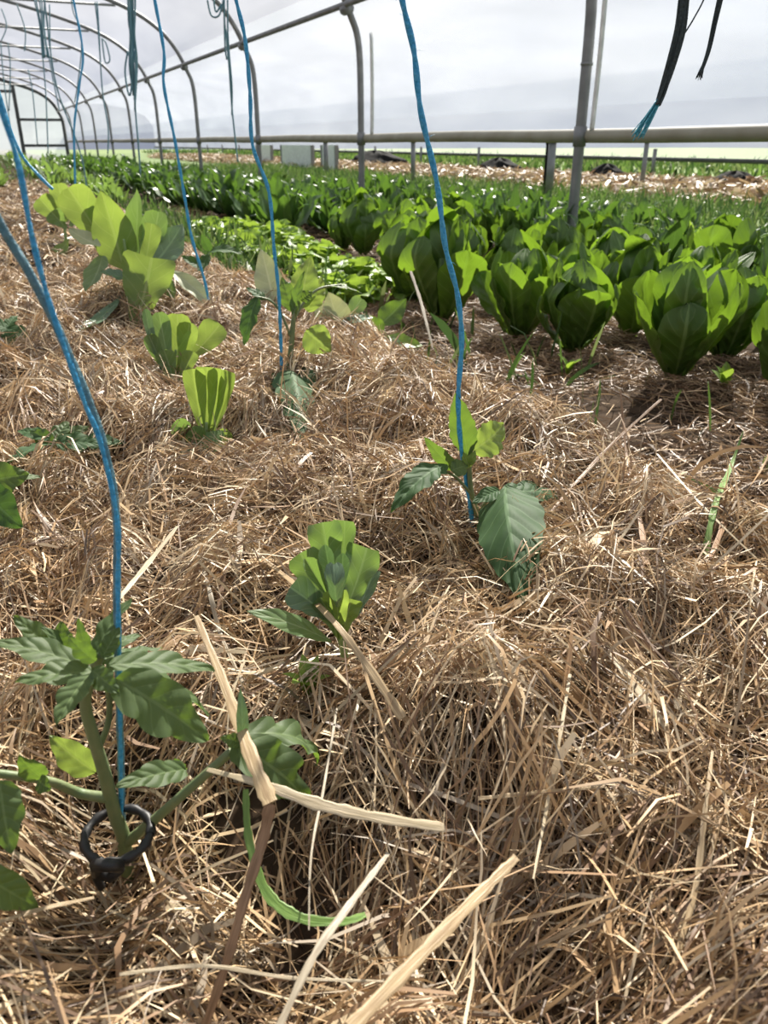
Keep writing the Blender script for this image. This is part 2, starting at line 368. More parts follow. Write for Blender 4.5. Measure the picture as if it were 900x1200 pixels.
o9 = strands('field_grass', len(q), q, (.12, .3), (.03, .07), GR[1:], M['grass'], (-.03, .0), .4, 0, 3, .5, upright=True)
tag(o9, 'bright green field grass behind the straw strip', 'grass', kind='stuff')

# ---------------------------------------------------------------- leaves
PROF = {
 'ovate': [(0, .10), (.08, .55), (.2, .88), (.35, 1), (.55, .92), (.75, .62), (.9, .28), (1, .02)],
 'lance': [(0, .12), (.2, .6), (.45, 1), (.7, .85), (.88, .45), (1, .03)],
 'obovate': [(0, .16), (.2, .34), (.45, .68), (.7, .97), (.85, 1), (.95, .8), (1, .35)],
 'cut': [(0, .16), (.2, .36), (.5, .75), (.8, 1), (.93, 1.02), (1, .86)],
 'romaine': [(0, .2), (.15, .3), (.35, .55), (.6, .92), (.76, 1), (.9, .84), (.97, .5), (1, .12)],
 'fan': [(0, .12), (.2, .4), (.5, .85), (.8, 1), (.95, .9), (1, .5)],
}
def prof(kind, u):
    a = PROF[kind]
    for (u0, w0), (u1, w1) in zip(a, a[1:]):
        if u <= u1:
            t = (u-u0)/(u1-u0); t = t*t*(3-2*t) if False else t
            return w0+(w1-w0)*t
    return a[-1][1]
def leaf(mb, P0, P1, nrm, W, kind='ovate', nu=14, nv=8, bend=.3, fold=.25, quilt=.0, nve=6, wave=.0, wk=3, lobe=0, lk=5, twist=0, seed=0, pet=None, k=1.2, curltip=0):
    """blade from P0 to P1 facing nrm; W full width; bend = arch of the midrib (fraction of length)"""
    P0 = Vector(P0); P1 = Vector(P1); d = P1-P0; L = d.length; d.normalize()
    n = Vector(nrm); n = n-d*n.dot(d)
    if n.length < 1e-4: n = d.orthogonal()
    n.normalize(); s = d.cross(n)
    ph = seed*1.7
    P = []; U = []
    for i in range(nu+1):
        u = i/nu; w = W*.5*prof(kind, u)
        if lobe: w *= 1-lobe*(.5+.5*math.cos(2*PI*lk*u+ph*0))*(1 if u > .08 else 0)
        c = P0+d*(L*u)+n*(bend*L*4*u*(1-u)*.5)
        if curltip: c = c-n*(curltip*L*max(0, u-.75)**2*8)
        tw = twist*u; ss = s*math.cos(tw)+n*math.sin(tw); nn = n*math.cos(tw)-s*math.sin(tw)
        row = []; ur = []
        for j in range(nv+1):
            v = j/nv*2-1; a = abs(v)
            z = fold*a*w+wave*W*a*a*math.sin(2*PI*wk*u+ph+(1.3 if v > 0 else 0))
            if quilt: z += quilt*abs(math.sin(PI*(u*nve-k*a)))*(1-a*.5)*(min(1, a*5))
            sh = 0
            if lobe: sh = -lobe*L/lk*.45*a*a*math.sin(2*PI*lk*u)
            row.append(c+ss*(v*w)+nn*z+d*sh); ur.append((u, v*.5+.5))
        P.append(row); U.append(ur)
    mb.grid(P, U)
    if pet is not None:
        pp = [Vector(q) for q in pet]+[P0+d*L*.04]
        mb.tube(smooth_pts(pp, 4), [.0022]*(len(smooth_pts(pp, 4))), 6)
UP = Vector((0, 0, 1)); TOC = -FWD           # towards camera
SUNH = Vector((math.sin(math.radians(30)), math.cos(math.radians(30)), 0))
TOCH = Vector((-math.sin(YAW), -math.cos(YAW), 0))
def nrm(up=1, cam=0, right=0):
    r = Vector((math.cos(YAW), -math.sin(YAW), 0)); return (UP*up+TOCH*cam+r*right).normalized()
def leafobj(parent, mat, items, name='leaf', label=None):
    for it in items:
        mb = MB(); leaf(mb, **it); o = mb.build(name, mat, parent)
        if label: o['label'] = label
    return o
def tomato_leaflet(a, b, n, wpx, Ya, Yb=None, seed=0, **kw):
    Yb = Ya if Yb is None else Yb
    A = above(PY(*a, Ya)); B = above(PY(*b, Yb), .012); w = wpx*depth((A+B)/2)/F
    d = dict(P0=A, P1=B, nrm=n, W=w*1.15, kind='ovate', nu=26, nv=10, bend=.12, fold=.12, quilt=w*.035, nve=6, lobe=.17, lk=3.0, seed=seed, wave=.05)
    d.update(kw); return d
def stemobj(parent, pts, r0, r1, mat, name='stem', seg=10):
    p = smooth_pts(pts, 6); n = len(p); mb = MB(); mb.tube(p, [r0+(r1-r0)*i/(n-1) for i in range(n)], seg); return mb.build(name, mat, parent)

# ======== foreground tomato (row at X ~ 0)
Yf = .44
b = PZ(145, 985, .17); t = thing('tomato_plant', b, 'green tomato seedling with toothed leaves in a black ring clip, at lower left', 'tomato plant')
SP = [PY(152, 1075, Yf), PY(146, 990, Yf), PY(135, 955, Yf), PY(122, 905, Yf), PY(110, 865, Yf), PY(100, 825, Yf), PY(108, 790, Yf), PY(118, 768, Yf)]
stemobj(t, SP, .0052, .0030, M['stem'])
stemobj(t, [PY(145, 990, Yf), PY(170, 970, Yf-.01), PY(210, 935, Yf-.02), PY(272, 880, Yf-.025)], .0040, .0030, M['stem'], 'branch')
stemobj(t, [PY(128, 935, Yf), PY(95, 930, Yf+.01), PY(55, 915, Yf+.01), PY(-15, 905, Yf+.01)], .0038, .0026, M['stem'], 'branch')
stemobj(t, [PY(114, 880, Yf+.008), PY(126, 850, Yf+.01), PY(128, 820, Yf+.01), PY(122, 785, Yf)], .0022, .0018, M['stem'], 'branch')
T = tomato_leaflet
leafobj(t, M['tomato'], [T((135, 795), (243, 868), nrm(1, .6, .1), 62, Yf-.03, Yf-.05, 1, lobe=.2, bend=.16),
                         T((128, 780), (252, 786), nrm(1, .35), 34, Yf-.02, Yf-.01, 2, lobe=.2)])
leafobj(t, M['tomato'], [T((125, 785), (245, 838), nrm(1, -.1, .3), 56, Yf+.01, Yf+.03, 3, lobe=.22),
                         T((120, 780), (190, 760), nrm(1, -.2), 30, Yf+.02, Yf+.04, 4)])
leafobj(t, M['tomato'], [T((112, 788), (18, 800), nrm(1, .35, -.2), 34, Yf-.01, Yf-.01, 5), T((105, 790), (66, 850), nrm(.8, .8, -.3), 36, Yf-.02, Yf-.045, 6)])
leafobj(t, M['tomato'], [T((100, 782), (-10, 752), nrm(1, .2, -.2), 38, Yf+.03, Yf+.05, 7, lobe=.22), T((60, 765), (15, 722), nrm(1, .2), 30, Yf+.05, Yf+.06, 8),
                         T((75, 765), (72, 728), nrm(1, .3), 24, Yf+.05, Yf+.06, 9), T((95, 780), (48, 735), nrm(1, .2), 26, Yf+.05, Yf+.055, 10)])
leafobj(t, M['tomato'], [T((110, 770), (156, 700), nrm(.5, .6, -.6), 34, Yf, Yf+.02, 11), T((105, 770), (92, 724), nrm(.3, .9), 16, Yf, Yf+.01, 12),
                         T((118, 765), (165, 745), nrm(1, .2), 24, Yf+.02, Yf+.04, 13)])
leafobj(t, M['tomato'], [T((112, 775), (80, 745), nrm(.6, .8, -.3), 22, Yf-.01, Yf, 14), T((120, 770), (140, 735), nrm(.4, .9, .2), 20, Yf-.01, Yf, 15),
                         T((108, 785), (140, 812), nrm(.8, .8), 26, Yf-.02, Yf-.04, 16)])
leafobj(t, M['bean_bright'], [T((112, 905), (58, 862), nrm(.5, .9), 34, Yf+.03, Yf+.05, 17, lobe=.05)], label='small yellowing smooth leaf low on the stem')
leafobj(t, M['tomato'], [T((218, 902), (135, 922), nrm(.9, .6), 32, Yf-.03, Yf-.05, 18, lobe=.22), T((215, 905), (205, 888), nrm(.6, .9), 14, Yf-.02, Yf-.02, 19)])
leafobj(t, M['tomato'], [T((276, 872), (356, 935), nrm(.9, .6, .3), 58, Yf-.03, Yf-.045, 20, lobe=.2, wave=.16, bend=.3), T((285, 862), (372, 896), nrm(1, .2), 42, Yf-.01, Yf, 21, lobe=.2, wave=.12, bend=.35),
                         T((282, 870), (258, 864), nrm(.8, .8), 16, Yf-.03, Yf-.035, 22, lobe=.1)])
leafobj(t, M['bean_blue'], [T((284, 868), (281, 806), nrm(.1, 1, .5), 13, Yf-.03, Yf-.02, 23, lobe=0)], label='narrow upright young leaflet')
leafobj(t, M['tomato'], [T((50, 912), (22, 885), nrm(.6, .9), 28, Yf, Yf, 24, lobe=.1), T((45, 915), (60, 925), nrm(.6, .9), 20, Yf-.01, Yf-.02, 25, lobe=.1), T((0, 915), (14, 1000), nrm(.3, 1, .3), 44, Yf-.03, Yf-.06, 26, lobe=.12),
                         T((-30, 1020), (44, 1064), nrm(.9, .5), 36, Yf-.08, Yf-.08, 27, lobe=.05)])
# ring clip
mb = MB(); c = PY(138, 978, Yf-.014); R1 = .0215
ax = Vector((math.cos(YAW), -math.sin(YAW), 0)); ay = (UP*.5+FWD*.85).normalized()
ring = [c+ax*(R1*math.cos(g))+ay*(R1*.92*math.sin(g)) for g in [2*PI*i/36 for i in range(37)]]
mb.tube(ring, [.0031+.0006*math.sin(i*1.9) for i in range(37)], 8, False)
clip = thing('plant_clip', c, 'black rubber ring clip looped round the nearest tomato stem in the straw', 'plant clip')
mb.build('ring', M['clip'], clip)
mb = MB(); kp = c-ay*R1*.95
mb.tube([kp+ax*.009-FWD*.004, kp+ax*.003-FWD*.009+UP*.004, kp-ax*.006-FWD*.006+UP*.002, kp-ax*.009-UP*.008, kp-ax*.001-UP*.012, kp+ax*.006-UP*.004], .0042, 8)
mb.tube(smooth_pts([kp-ax*.007-UP*.002, kp-ax*.010-UP*.012, kp-ax*.008-UP*.022], 4), .0028, 8); mb.build('knot', M['clip'], clip)

# ======== tomato 2 with one big leaf
Ym = .75
t = thing('tomato_plant', PZ(560, 640, .17), 'centre tomato seedling on a blue twine, with one large hanging dark quilted leaf', 'tomato plant')
stemobj(t, [PY(566, 680, Ym), PY(560, 610, Ym), PY(552, 575, Ym), PY(550, 540, Ym), PY(554, 520, Ym)], .0038, .0024, M['stem'])
stemobj(t, [PY(553, 580, Ym), PY(535, 560, Ym-.01), PY(520, 552, Ym-.015)], .0018, .0014, M['stem'], 'branch')
stemobj(t, [PY(560, 612, Ym), PY(568, 590, Ym-.02), PY(590, 578, Ym-.03)], .0020, .0016, M['stem'], 'branch')
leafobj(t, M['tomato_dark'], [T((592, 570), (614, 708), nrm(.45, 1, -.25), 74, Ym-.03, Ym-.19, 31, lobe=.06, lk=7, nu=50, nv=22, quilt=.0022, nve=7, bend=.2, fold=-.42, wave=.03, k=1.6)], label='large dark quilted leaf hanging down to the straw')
leafobj(t, M['tomato_dark'], [T((588, 582), (655, 583), nrm(1, .3, .2), 36, Ym-.02, Ym, 32, lobe=.2, quilt=.002, nu=30, nv=12, fold=-.1, bend=.2), T((585, 575), (553, 590), nrm(.8, .8), 18, Ym-.04, Ym-.06, 33, lobe=.1)])
leafobj(t, M['tomato'], [T((548, 533), (534, 460), nrm(-.1, 1, -.2), 30, Ym, Ym+.005, 34, lobe=.1, lk=7, quilt=.0014, bend=-.05)], label='upright bright green young leaf')
leafobj(t, M['bean_bright'], [T((554, 528), (590, 497), nrm(.2, .9, .3), 38, Ym, Ym+.02, 35, lobe=.12, lk=6, bend=.2)], label='short sunlit yellow green leaf')
leafobj(t, M['tomato'], [T((533, 550), (497, 512), nrm(.4, .8, -.4), 17, Ym-.01, Ym, 36, lobe=.1), T((528, 552), (548, 545), nrm(.5, .8), 20, Ym-.02, Ym-.01, 37, lobe=.1)])
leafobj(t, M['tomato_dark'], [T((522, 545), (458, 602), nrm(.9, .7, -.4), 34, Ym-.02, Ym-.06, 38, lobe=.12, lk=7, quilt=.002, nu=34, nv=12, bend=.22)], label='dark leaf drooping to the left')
leafobj(t, M['bean_bright'], [T((550, 548), (543, 530), nrm(.2, 1), 12, Ym-.01, Ym-.01, 39, lobe=.1), T((549, 545), (557, 528), nrm(.2, 1), 10, Ym-.01, Ym-.01, 40, lobe=.1)])

# ======== tomato 3
Y3 = 1.32
t = thing('tomato_plant', PZ(338, 470, .17), 'slim forked tomato seedling with a dark leaf over its base, behind the centre seedling', 'tomato plant')
stemobj(t, [PY(336, 490, Y3), PY(338, 440, Y3), PY(342, 400, Y3), PY(344, 375, Y3), PY(350, 355, Y3)], .0058, .0034, M['stem'])
stemobj(t, [PY(341, 395, Y3), PY(328, 365, Y3), PY(316, 352, Y3), PY(300, 348, Y3)], .0024, .0018, M['stem'], 'branch')
stemobj(t, [PY(344, 375, Y3), PY(358, 352, Y3+.02), PY(375, 338, Y3+.03), PY(400, 334, Y3+.04)], .0028, .002, M['stem'], 'branch')
kw = dict(lobe=.08, lk=5, quilt=.002)
leafobj(t, M['tomato_dark'], [T((302, 348), (287, 405), nrm(.3, .8, -.5), 24, Y3, Y3-.03, 41, **kw), T((310, 352), (288, 338), nrm(1, .2), 16, Y3, Y3+.02, 42, **kw)])
leafobj(t, M['tomato'], [T((345, 372), (357, 318), nrm(.2, .8, -.7), 16, Y3, Y3, 43, **kw), T((343, 365), (330, 325), nrm(.2, .9, .3), 20, Y3+.01, Y3+.03, 44, **kw)])
leafobj(t, M['bean_bright'], [T((350, 362), (364, 300), nrm(.1, 1, .1), 30, Y3+.06, Y3+.09, 45, **kw), T((360, 365), (378, 325), nrm(.1, 1, .1), 22, Y3+.06, Y3+.08, 46, **kw)], label='bright backlit leaves behind the fork')
leafobj(t, M['tomato'], [T((385, 336), (425, 345), nrm(1, .3), 10, Y3+.03, Y3+.05, 47, **kw), T((352, 352), (366, 342), nrm(.4, .9), 14, Y3, Y3, 48, **kw)])
leafobj(t, M['bean_bright'], [T((358, 388), (388, 412), nrm(.4, 1), 32, Y3-.02, Y3-.04, 49, lobe=0, kind='ovate')], label='rounded light green leaf')
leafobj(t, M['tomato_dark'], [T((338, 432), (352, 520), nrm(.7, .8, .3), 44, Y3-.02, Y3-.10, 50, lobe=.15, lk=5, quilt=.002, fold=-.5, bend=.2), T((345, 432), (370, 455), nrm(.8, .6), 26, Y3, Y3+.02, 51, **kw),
                              T((335, 432), (322, 460), nrm(.5, .8, -.4), 22, Y3, Y3-.02, 52, **kw)])

# ======== tomatoes in the left row
t = thing('tomato_plant', PZ(62, 545, .17), 'low dark tomato seedling half buried in straw left of the thick twine', 'tomato plant')
Yl = 1.20
stemobj(t, [PY(62, 565, Yl), PY(60, 540, Yl), PY(64, 515, Yl)], .005, .003, M['stem'])
leafobj(t, M['tomato_dark'], [T((60, 520), (8, 545), nrm(1, .4, -.2), 24, Yl, Yl-.05, 61, lobe=.2), T((58, 515), (20, 505), nrm(1, .3), 20, Yl, Yl+.04, 62)])
leafobj(t, M['tomato_dark'], [T((66, 520), (122, 522), nrm(1, .5), 28, Yl-.02, Yl-.03, 63, lobe=.2), T((90, 518), (148, 520), nrm(1, .4), 22, Yl, Yl, 64)])
leafobj(t, M['tomato'], [T((64, 518), (80, 494), nrm(.6, .8), 20, Yl, Yl+.03, 65), T((62, 518), (35, 505), nrm(.7, .7), 18, Yl, Yl+.02, 66), T((70, 515), (105, 500), nrm(.8, .5), 18, Yl+.01, Yl+.04, 67)])
t = thing('tomato_plant', PZ(-20, 610, .17), 'dark tomato leaves reaching into the picture at the left edge above the straw', 'tomato plant')
stemobj(t, [PY(-25, 640, 1.0), PY(-22, 590, 1.0), PY(-18, 560, 1.0)], .005, .003, M['stem'])
leafobj(t, M['tomato'], [T((-20, 565), (34, 556), nrm(.5, 1), 36, 1.0, 1.0, 71, lobe=.15), T((10, 560), (48, 560), nrm(1, .4), 16, 1.02, 1.03, 72)])
leafobj(t, M['tomato_dark'], [T((-20, 575), (26, 618), nrm(.6, 1), 44, .98, .93, 73, lobe=.15)])
t = thing('tomato_plant', PZ(8, 400, .17), 'tiny tomato seedling at the left edge just below the tall leafy plants', 'tomato plant')
stemobj(t, [PY(8, 415, 2.0), PY(8, 385, 2.0)], .005, .003, M['stem'])
leafobj(t, M['tomato_dark'], [T((8, 385), (34, 398), nrm(1, .5), 20, 2.0, 1.95, 74), T((8, 385), (-22, 378), nrm(1, .5), 22, 2.0, 2.0, 75), T((8, 388), (16, 408), nrm(.7, .8), 16, 1.98, 1.94, 76), T((8, 385), (20, 370), nrm(.7, .8), 14, 2.0, 2.05, 77)])

# ======== fleshy broad-leaved plants
def BL(a, b, n, wpx, Ya, Yb=None, seed=0, kind='obovate', **kw):
    Yb = Ya if Yb is None else Yb
    A = above(PY(*a, Ya)); B = above(PY(*b, Yb), .012); w = wpx*depth((A+B)/2)/F
    d = dict(P0=A, P1=B, nrm=n, W=w, kind=kind, nu=20, nv=10, bend=-.12, fold=.25, wave=.04, wk=2.5, seed=seed)
    d.update(kw); return d
def plant(label, base, stem, leaves, r=.004):
    t = thing('bean_plant', base, label, 'leafy plant'); stemobj(t, stem, r, r*.6, M['beanstem'])
    for mat, *its in leaves: leafobj(t, M[mat], its)
    return t
Ya = .57
plant('fleshy pale green plant with curled notched leaves, left of the big hanging leaf', PZ(402, 770, .17),
 [PY(410, 800, Ya), PY(402, 760, Ya), PY(396, 725, Ya), PY(394, 700, Ya)], [
 ('bean', BL((388, 752), (290, 716), nrm(1, .5, -.1), 30, Ya-.02, Ya-.02, 1, 'lance', bend=.1, fold=.1)),
 ('bean_blue', BL((392, 728), (340, 688), nrm(.8, .7), 40, Ya-.01, Ya, 2, 'cut', bend=.1, lobe=.1, lk=3)),
 ('bean', BL((390, 715), (352, 648), nrm(.1, 1, .4), 40, Ya+.01, Ya+.03, 3, 'cut', wave=.1, lobe=.06, lk=4)),
 ('bean', BL((392, 695), (378, 612), nrm(0, 1, .2), 40, Ya+.02, Ya+.04, 4, 'cut', fold=.5, wave=.12)),
 ('bean', BL((397, 695), (404, 610), nrm(0, 1, -.3), 30, Ya+.02, Ya+.04, 5, 'cut', fold=.4, wave=.08)),
 ('bean', BL((402, 722), (430, 642), nrm(.1, 1, -.5), 46, Ya, Ya+.02, 6, 'cut', fold=.35, wave=.1)),
 ('bean_blue', BL((406, 735), (438, 668), nrm(.2, .8, -.8), 34, Ya+.01, Ya+.03, 7, 'cut', fold=.3)),
 ('bean', BL((385, 700), (357, 654), nrm(.3, 1, .5), 20, Ya-.01, Ya, 8, 'obovate', fold=1.2, bend=-.05)),
 ('bean_blue', BL((390, 695), (381, 638), nrm(.2, 1), 18, Ya-.005, Ya, 9, 'obovate', fold=1.3)),
 ('bean_blue', BL((400, 700), (402, 648), nrm(.2, 1), 17, Ya-.005, Ya, 10, 'obovate', fold=1.3)),
 ('bean_bright', BL((398, 748), (393, 690), nrm(.3, 1), 30, Ya-.02, Ya-.02, 11, 'cut', fold=.5, wave=.12)),
 ('bean_blue', BL((396, 712), (391, 670), nrm(.3, 1), 24, Ya-.025, Ya-.03, 12, 'obovate', fold=-.9, bend=.3, curltip=.5)),
 ('bean_bright', BL((402, 745), (412, 702), nrm(.3, 1, .3), 26, Ya-.02, Ya-.01, 13, 'cut', fold=.4, wave=.1)),
 ('bean', BL((398, 750), (375, 700), nrm(.3, 1, -.4), 22, Ya-.02, Ya-.01, 14, 'obovate', fold=.8))])
Yb_ = 1.14
plant('small cup of pale yellow green cut-off leaves in the straw below the leafy clump', PZ(242, 520, .17),
 [PY(245, 545, Yb_), PY(242, 515, Yb_), PY(242, 495, Yb_)], [
 ('bean_bright', BL((238, 512), (226, 432), nrm(0, 1, .3), 26, Yb_, Yb_+.01, 21, 'cut', fold=.5)),
 ('bean_bright', BL((242, 512), (243, 430), nrm(0, 1, 0), 26, Yb_+.01, Yb_+.01, 22, 'cut', fold=.5)),
 ('bean_bright', BL((246, 512), (258, 432), nrm(0, 1, -.2), 24, Yb_, Yb_, 23, 'cut', fold=.6)),
 ('bean_bright', BL((248, 512), (271, 436), nrm(0, 1, -.5), 20, Yb_-.01, Yb_, 24, 'cut', fold=.5)),
 ('bean', BL((238, 525), (204, 495), nrm(.5, .9), 24, Yb_-.01, Yb_, 25)),
 ('bean', BL((240, 535), (226, 500), nrm(.3, 1), 24, Yb_-.02, Yb_-.02, 26)),
 ('bean', BL((244, 540), (252, 505), nrm(.3, 1), 26, Yb_-.03, Yb_-.02, 27)),
 ('bean_bright', BL((248, 530), (268, 505), nrm(.3, 1), 18, Yb_-.02, Yb_-.02, 28)),
 ('bean', BL((242, 545), (210, 530), nrm(.8, .7), 22, Yb_-.04, Yb_-.05, 29))])
Yc = 1.55
plant('small clump of folded green leaves directly in front of the tall leafy plant', PZ(206, 440, .17),
 [PY(206, 455, Yc), PY(206, 430, Yc), PY(206, 410, Yc)], [
 ('bean', BL((200, 438), (186, 366), nrm(0, 1, .3), 22, Yc, Yc+.02, 31)),
 ('bean_bright', BL((206, 438), (208, 368), nrm(0, 1, 0), 34, Yc+.01, Yc+.02, 32)),
 ('bean_bright', BL((212, 432), (222, 378), nrm(0, 1, -.1), 26, Yc-.01, Yc, 33)),
 ('bean_bright', BL((216, 425), (258, 380), nrm(.4, 1, -.1), 34, Yc, Yc+.02, 34)),
 ('bean', BL((196, 440), (174, 392), nrm(.1, 1, .4), 18, Yc-.01, Yc-.01, 35)),
 ('bean_blue', BL((190, 436), (170, 362), nrm(.1, 1, .8), 12, Yc-.01, Yc, 36)),
 ('bean', BL((204, 448), (192, 410), nrm(.2, 1), 24, Yc-.03, Yc-.03, 37)),
 ('bean_bright', BL((210, 445), (226, 412), nrm(.5, 1), 20, Yc-.03, Yc-.03, 38))])
Yd = 2.35
plant('tall bushy plant with big backlit grey green leaves at upper left of the mound', PZ(160, 350, .17),
 [PY(162, 395, Yd), PY(158, 350, Yd), PY(150, 310, Yd), PY(145, 280, Yd)], [
 ('bean_bright', BL((145, 315), (118, 222), nrm(0, 1, .2), 50, Yd, Yd+.04, 41, 'ovate', fold=.35)),
 ('bean', BL((152, 318), (160, 220), nrm(0, 1, -.6), 40, Yd, Yd+.04, 42, 'ovate', fold=.35)),
 ('bean_bright', BL((132, 300), (80, 220), nrm(.1, 1, .3), 42, Yd+.05, Yd+.1, 43, 'obovate')),
 ('bean_bright', BL((158, 382), (178, 302), nrm(.1, 1, 0), 62, Yd-.12, Yd-.1, 44, 'cut', fold=.25, wave=.05)),
 ('bean_blue', BL((175, 315), (214, 262), nrm(.7, .8), 46, Yd, Yd+.08, 45, 'ovate')),
 ('pale', BL((196, 316), (252, 364), nrm(.8, .6, .2), 22, Yd-.05, Yd-.15, 46, 'lance', bend=.2)),
 ('pale', BL((118, 288), (80, 268), nrm(.9, .5), 22, Yd, Yd+.05, 47, 'lance')),
 ('bean', BL((120, 300), (100, 342), nrm(.3, .9, -.4), 34, Yd, Yd-.08, 48, 'ovate')),
 ('bean_blue', BL((142, 346), (88, 388), nrm(.9, .6), 18, Yd-.1, Yd-.2, 49, 'lance')),
 ('bean_blue', BL((150, 325), (118, 318), nrm(.9, .5), 24, Yd-.08, Yd-.1, 50, 'ovate')),
 ('bean', BL((165, 318), (186, 248), nrm(0, 1, -.3), 34, Yd+.05, Yd+.1, 51)),
 ('bean_bright', BL((168, 320), (178, 262), nrm(0, 1, .1), 26, Yd-.05, Yd, 52)),
 ('bean', BL((135, 290), (106, 238), nrm(0, 1, .2), 26, Yd+.08, Yd+.1, 53)),
 ('bean_blue', BL((150, 330), (188, 320), nrm(1, .4), 28, Yd-.08, Yd-.1, 54, 'ovate')),
 ('bean', BL((190, 325), (205, 350), nrm(.3, 1), 18, Yd-.05, Yd-.1, 55, 'ovate'))], .006)
Ye = 3.6
plant('bright green leafy plant standing behind and left of the tall bushy plant', PZ(75, 285, .17),
 [PY(78, 300, Ye), PY(76, 270, Ye), PY(72, 250, Ye)], [
 ('bean_bright', BL((72, 262), (46, 232), nrm(.2, 1, .2), 26, Ye, Ye+.05, 61)),
 ('bean_bright', BL((75, 258), (68, 215), nrm(0, 1, 0), 24, Ye, Ye+.05, 62)),
 ('bean_bright', BL((78, 260), (96, 222), nrm(0, 1, -.3), 24, Ye, Ye+.05, 63)),
 ('bean', BL((78, 268), (60, 248), nrm(.2, 1, .2), 22, Ye-.05, Ye-.05, 64)),
 ('bean', BL((82, 265), (100, 240), nrm(.3, 1, .2), 22, Ye-.05, Ye-.05, 65)),
 ('bean_bright', BL((80, 280), (66, 300), nrm(.6, 1), 20, Ye-.1, Ye-.15, 66))], .007)
Yg = 2.6
plant('dark spindly plant with drooping leaves, right of the tall bushy plant', PZ(238, 350, .17),
 [PY(228, 365, Yg), PY(234, 330, Yg), PY(246, 295, Yg)], [
 ('tomato_dark', BL((246, 295), (284, 298), nrm(1, .4), 18, Yg, Yg-.05, 71, 'ovate', bend=.2)),
 ('tomato_dark', BL((244, 298), (232, 318), nrm(.7, .8), 14, Yg, Yg-.05, 72, 'ovate')),
 ('tomato_dark', BL((238, 312), (212, 300), nrm(.8, .6), 16, Yg, Yg, 73, 'ovate')),
 ('tomato_dark', BL((236, 325), (205, 342), nrm(.4, 1), 16, Yg-.02, Yg-.06, 74, 'ovate')),
 ('tomato_dark', BL((246, 295), (236, 274), nrm(.2, 1), 12, Yg, Yg, 75, 'ovate'))])
Yh = 1.9
plant('low plant with dusty pale leaves lying on the straw right of the slim forked seedling', PZ(392, 392, .15),
 [PY(398, 405, Yh), PY(394, 385, Yh), PY(388, 370, Yh)], [
 ('pale', BL((400, 385), (385, 342), nrm(.1, 1, .2), 34, Yh, Yh+.02, 81, 'ovate')),
 ('bean_blue', BL((400, 380), (438, 372), nrm(1, .4), 18, Yh-.02, Yh-.03, 82, 'ovate', bend=.1)),
 ('pale', BL((392, 385), (368, 352), nrm(.5, 1, .3), 26, Yh+.02, Yh+.03, 83, 'ovate')),
 ('bean', BL((402, 380), (424, 350), nrm(.3, 1), 20, Yh, Yh+.03, 84))])
plant('single greyish upright leaf plant between two twines behind the slim forked seedling', PZ(318, 372, .17),
 [PY(318, 390, 2.3), PY(317, 365, 2.3), PY(316, 345, 2.3)], [
 ('pale', BL((320, 352), (306, 292), nrm(0, 1, 0), 34, 2.3, 2.32, 85, 'ovate')),
 ('bean_blue', BL((322, 360), (340, 330), nrm(0, 1, 0), 26, 2.3, 2.32, 86, 'ovate'))])
plant('small sprawling green plant in the shade at the foot of the leftmost lettuces', PZ(452, 398, .05),
 [PY(455, 405, 2.25), PY(450, 388, 2.25), PY(446, 376, 2.25)], [
 ('romaine', BL((446, 380), (476, 350), nrm(.6, 1), 28, 2.25, 2.28, 87, 'ovate')),
 ('romaine', BL((448, 390), (430, 370), nrm(.6, 1), 20, 2.2, 2.25, 88, 'ovate')),
 ('bean', BL((450, 395), (470, 412), nrm(1, .6), 22, 2.15, 2.05, 89, 'ovate')),
 ('frilly', BL((455, 395), (496, 405), nrm(1, .6), 22, 2.15, 2.1, 90, 'ovate'))])
# tiny bright weed at the mound edge
def weed(px, py, label, sc=1.0, n=6):
    b = PZ(px, py, 0.0); zz = hz(b.x, b.y); b = PZ(px, py, zz); b.z = zz
    t = thing('weed', b, label, 'weed'); rnd = random.Random(int(px))
    for i in range(n):
        a = 2*PI*i/n+rnd.random(); d = Vector((math.cos(a), math.sin(a), .9+rnd.random()*.8)).normalized()
        l = (.025+.03*rnd.random())*sc
        leafobj(t, M['frilly'], [dict(P0=b-UP*.004, P1=b+d*l, nrm=UP+d*-.2, W=l*.4, kind='lance', nu=6, nv=4, seed=i)])
weed(728, 592, 'tiny bright green weed at the foot of the mound right of the big hanging leaf', .9)
weed(858, 688, 'tiny green weed sprig in the straw at the right edge of the mound', .5, 4)
weed(665, 440, 'small weed with upright stems between mound and lettuces', 1.4, 7)
weed(362, 815, 'dark green weed leaves deep in the straw below the fleshy pale plant', .8, 6)
weed(848, 455, 'green weed tuft on dark soil at the right below the lettuces', 1.5, 7)

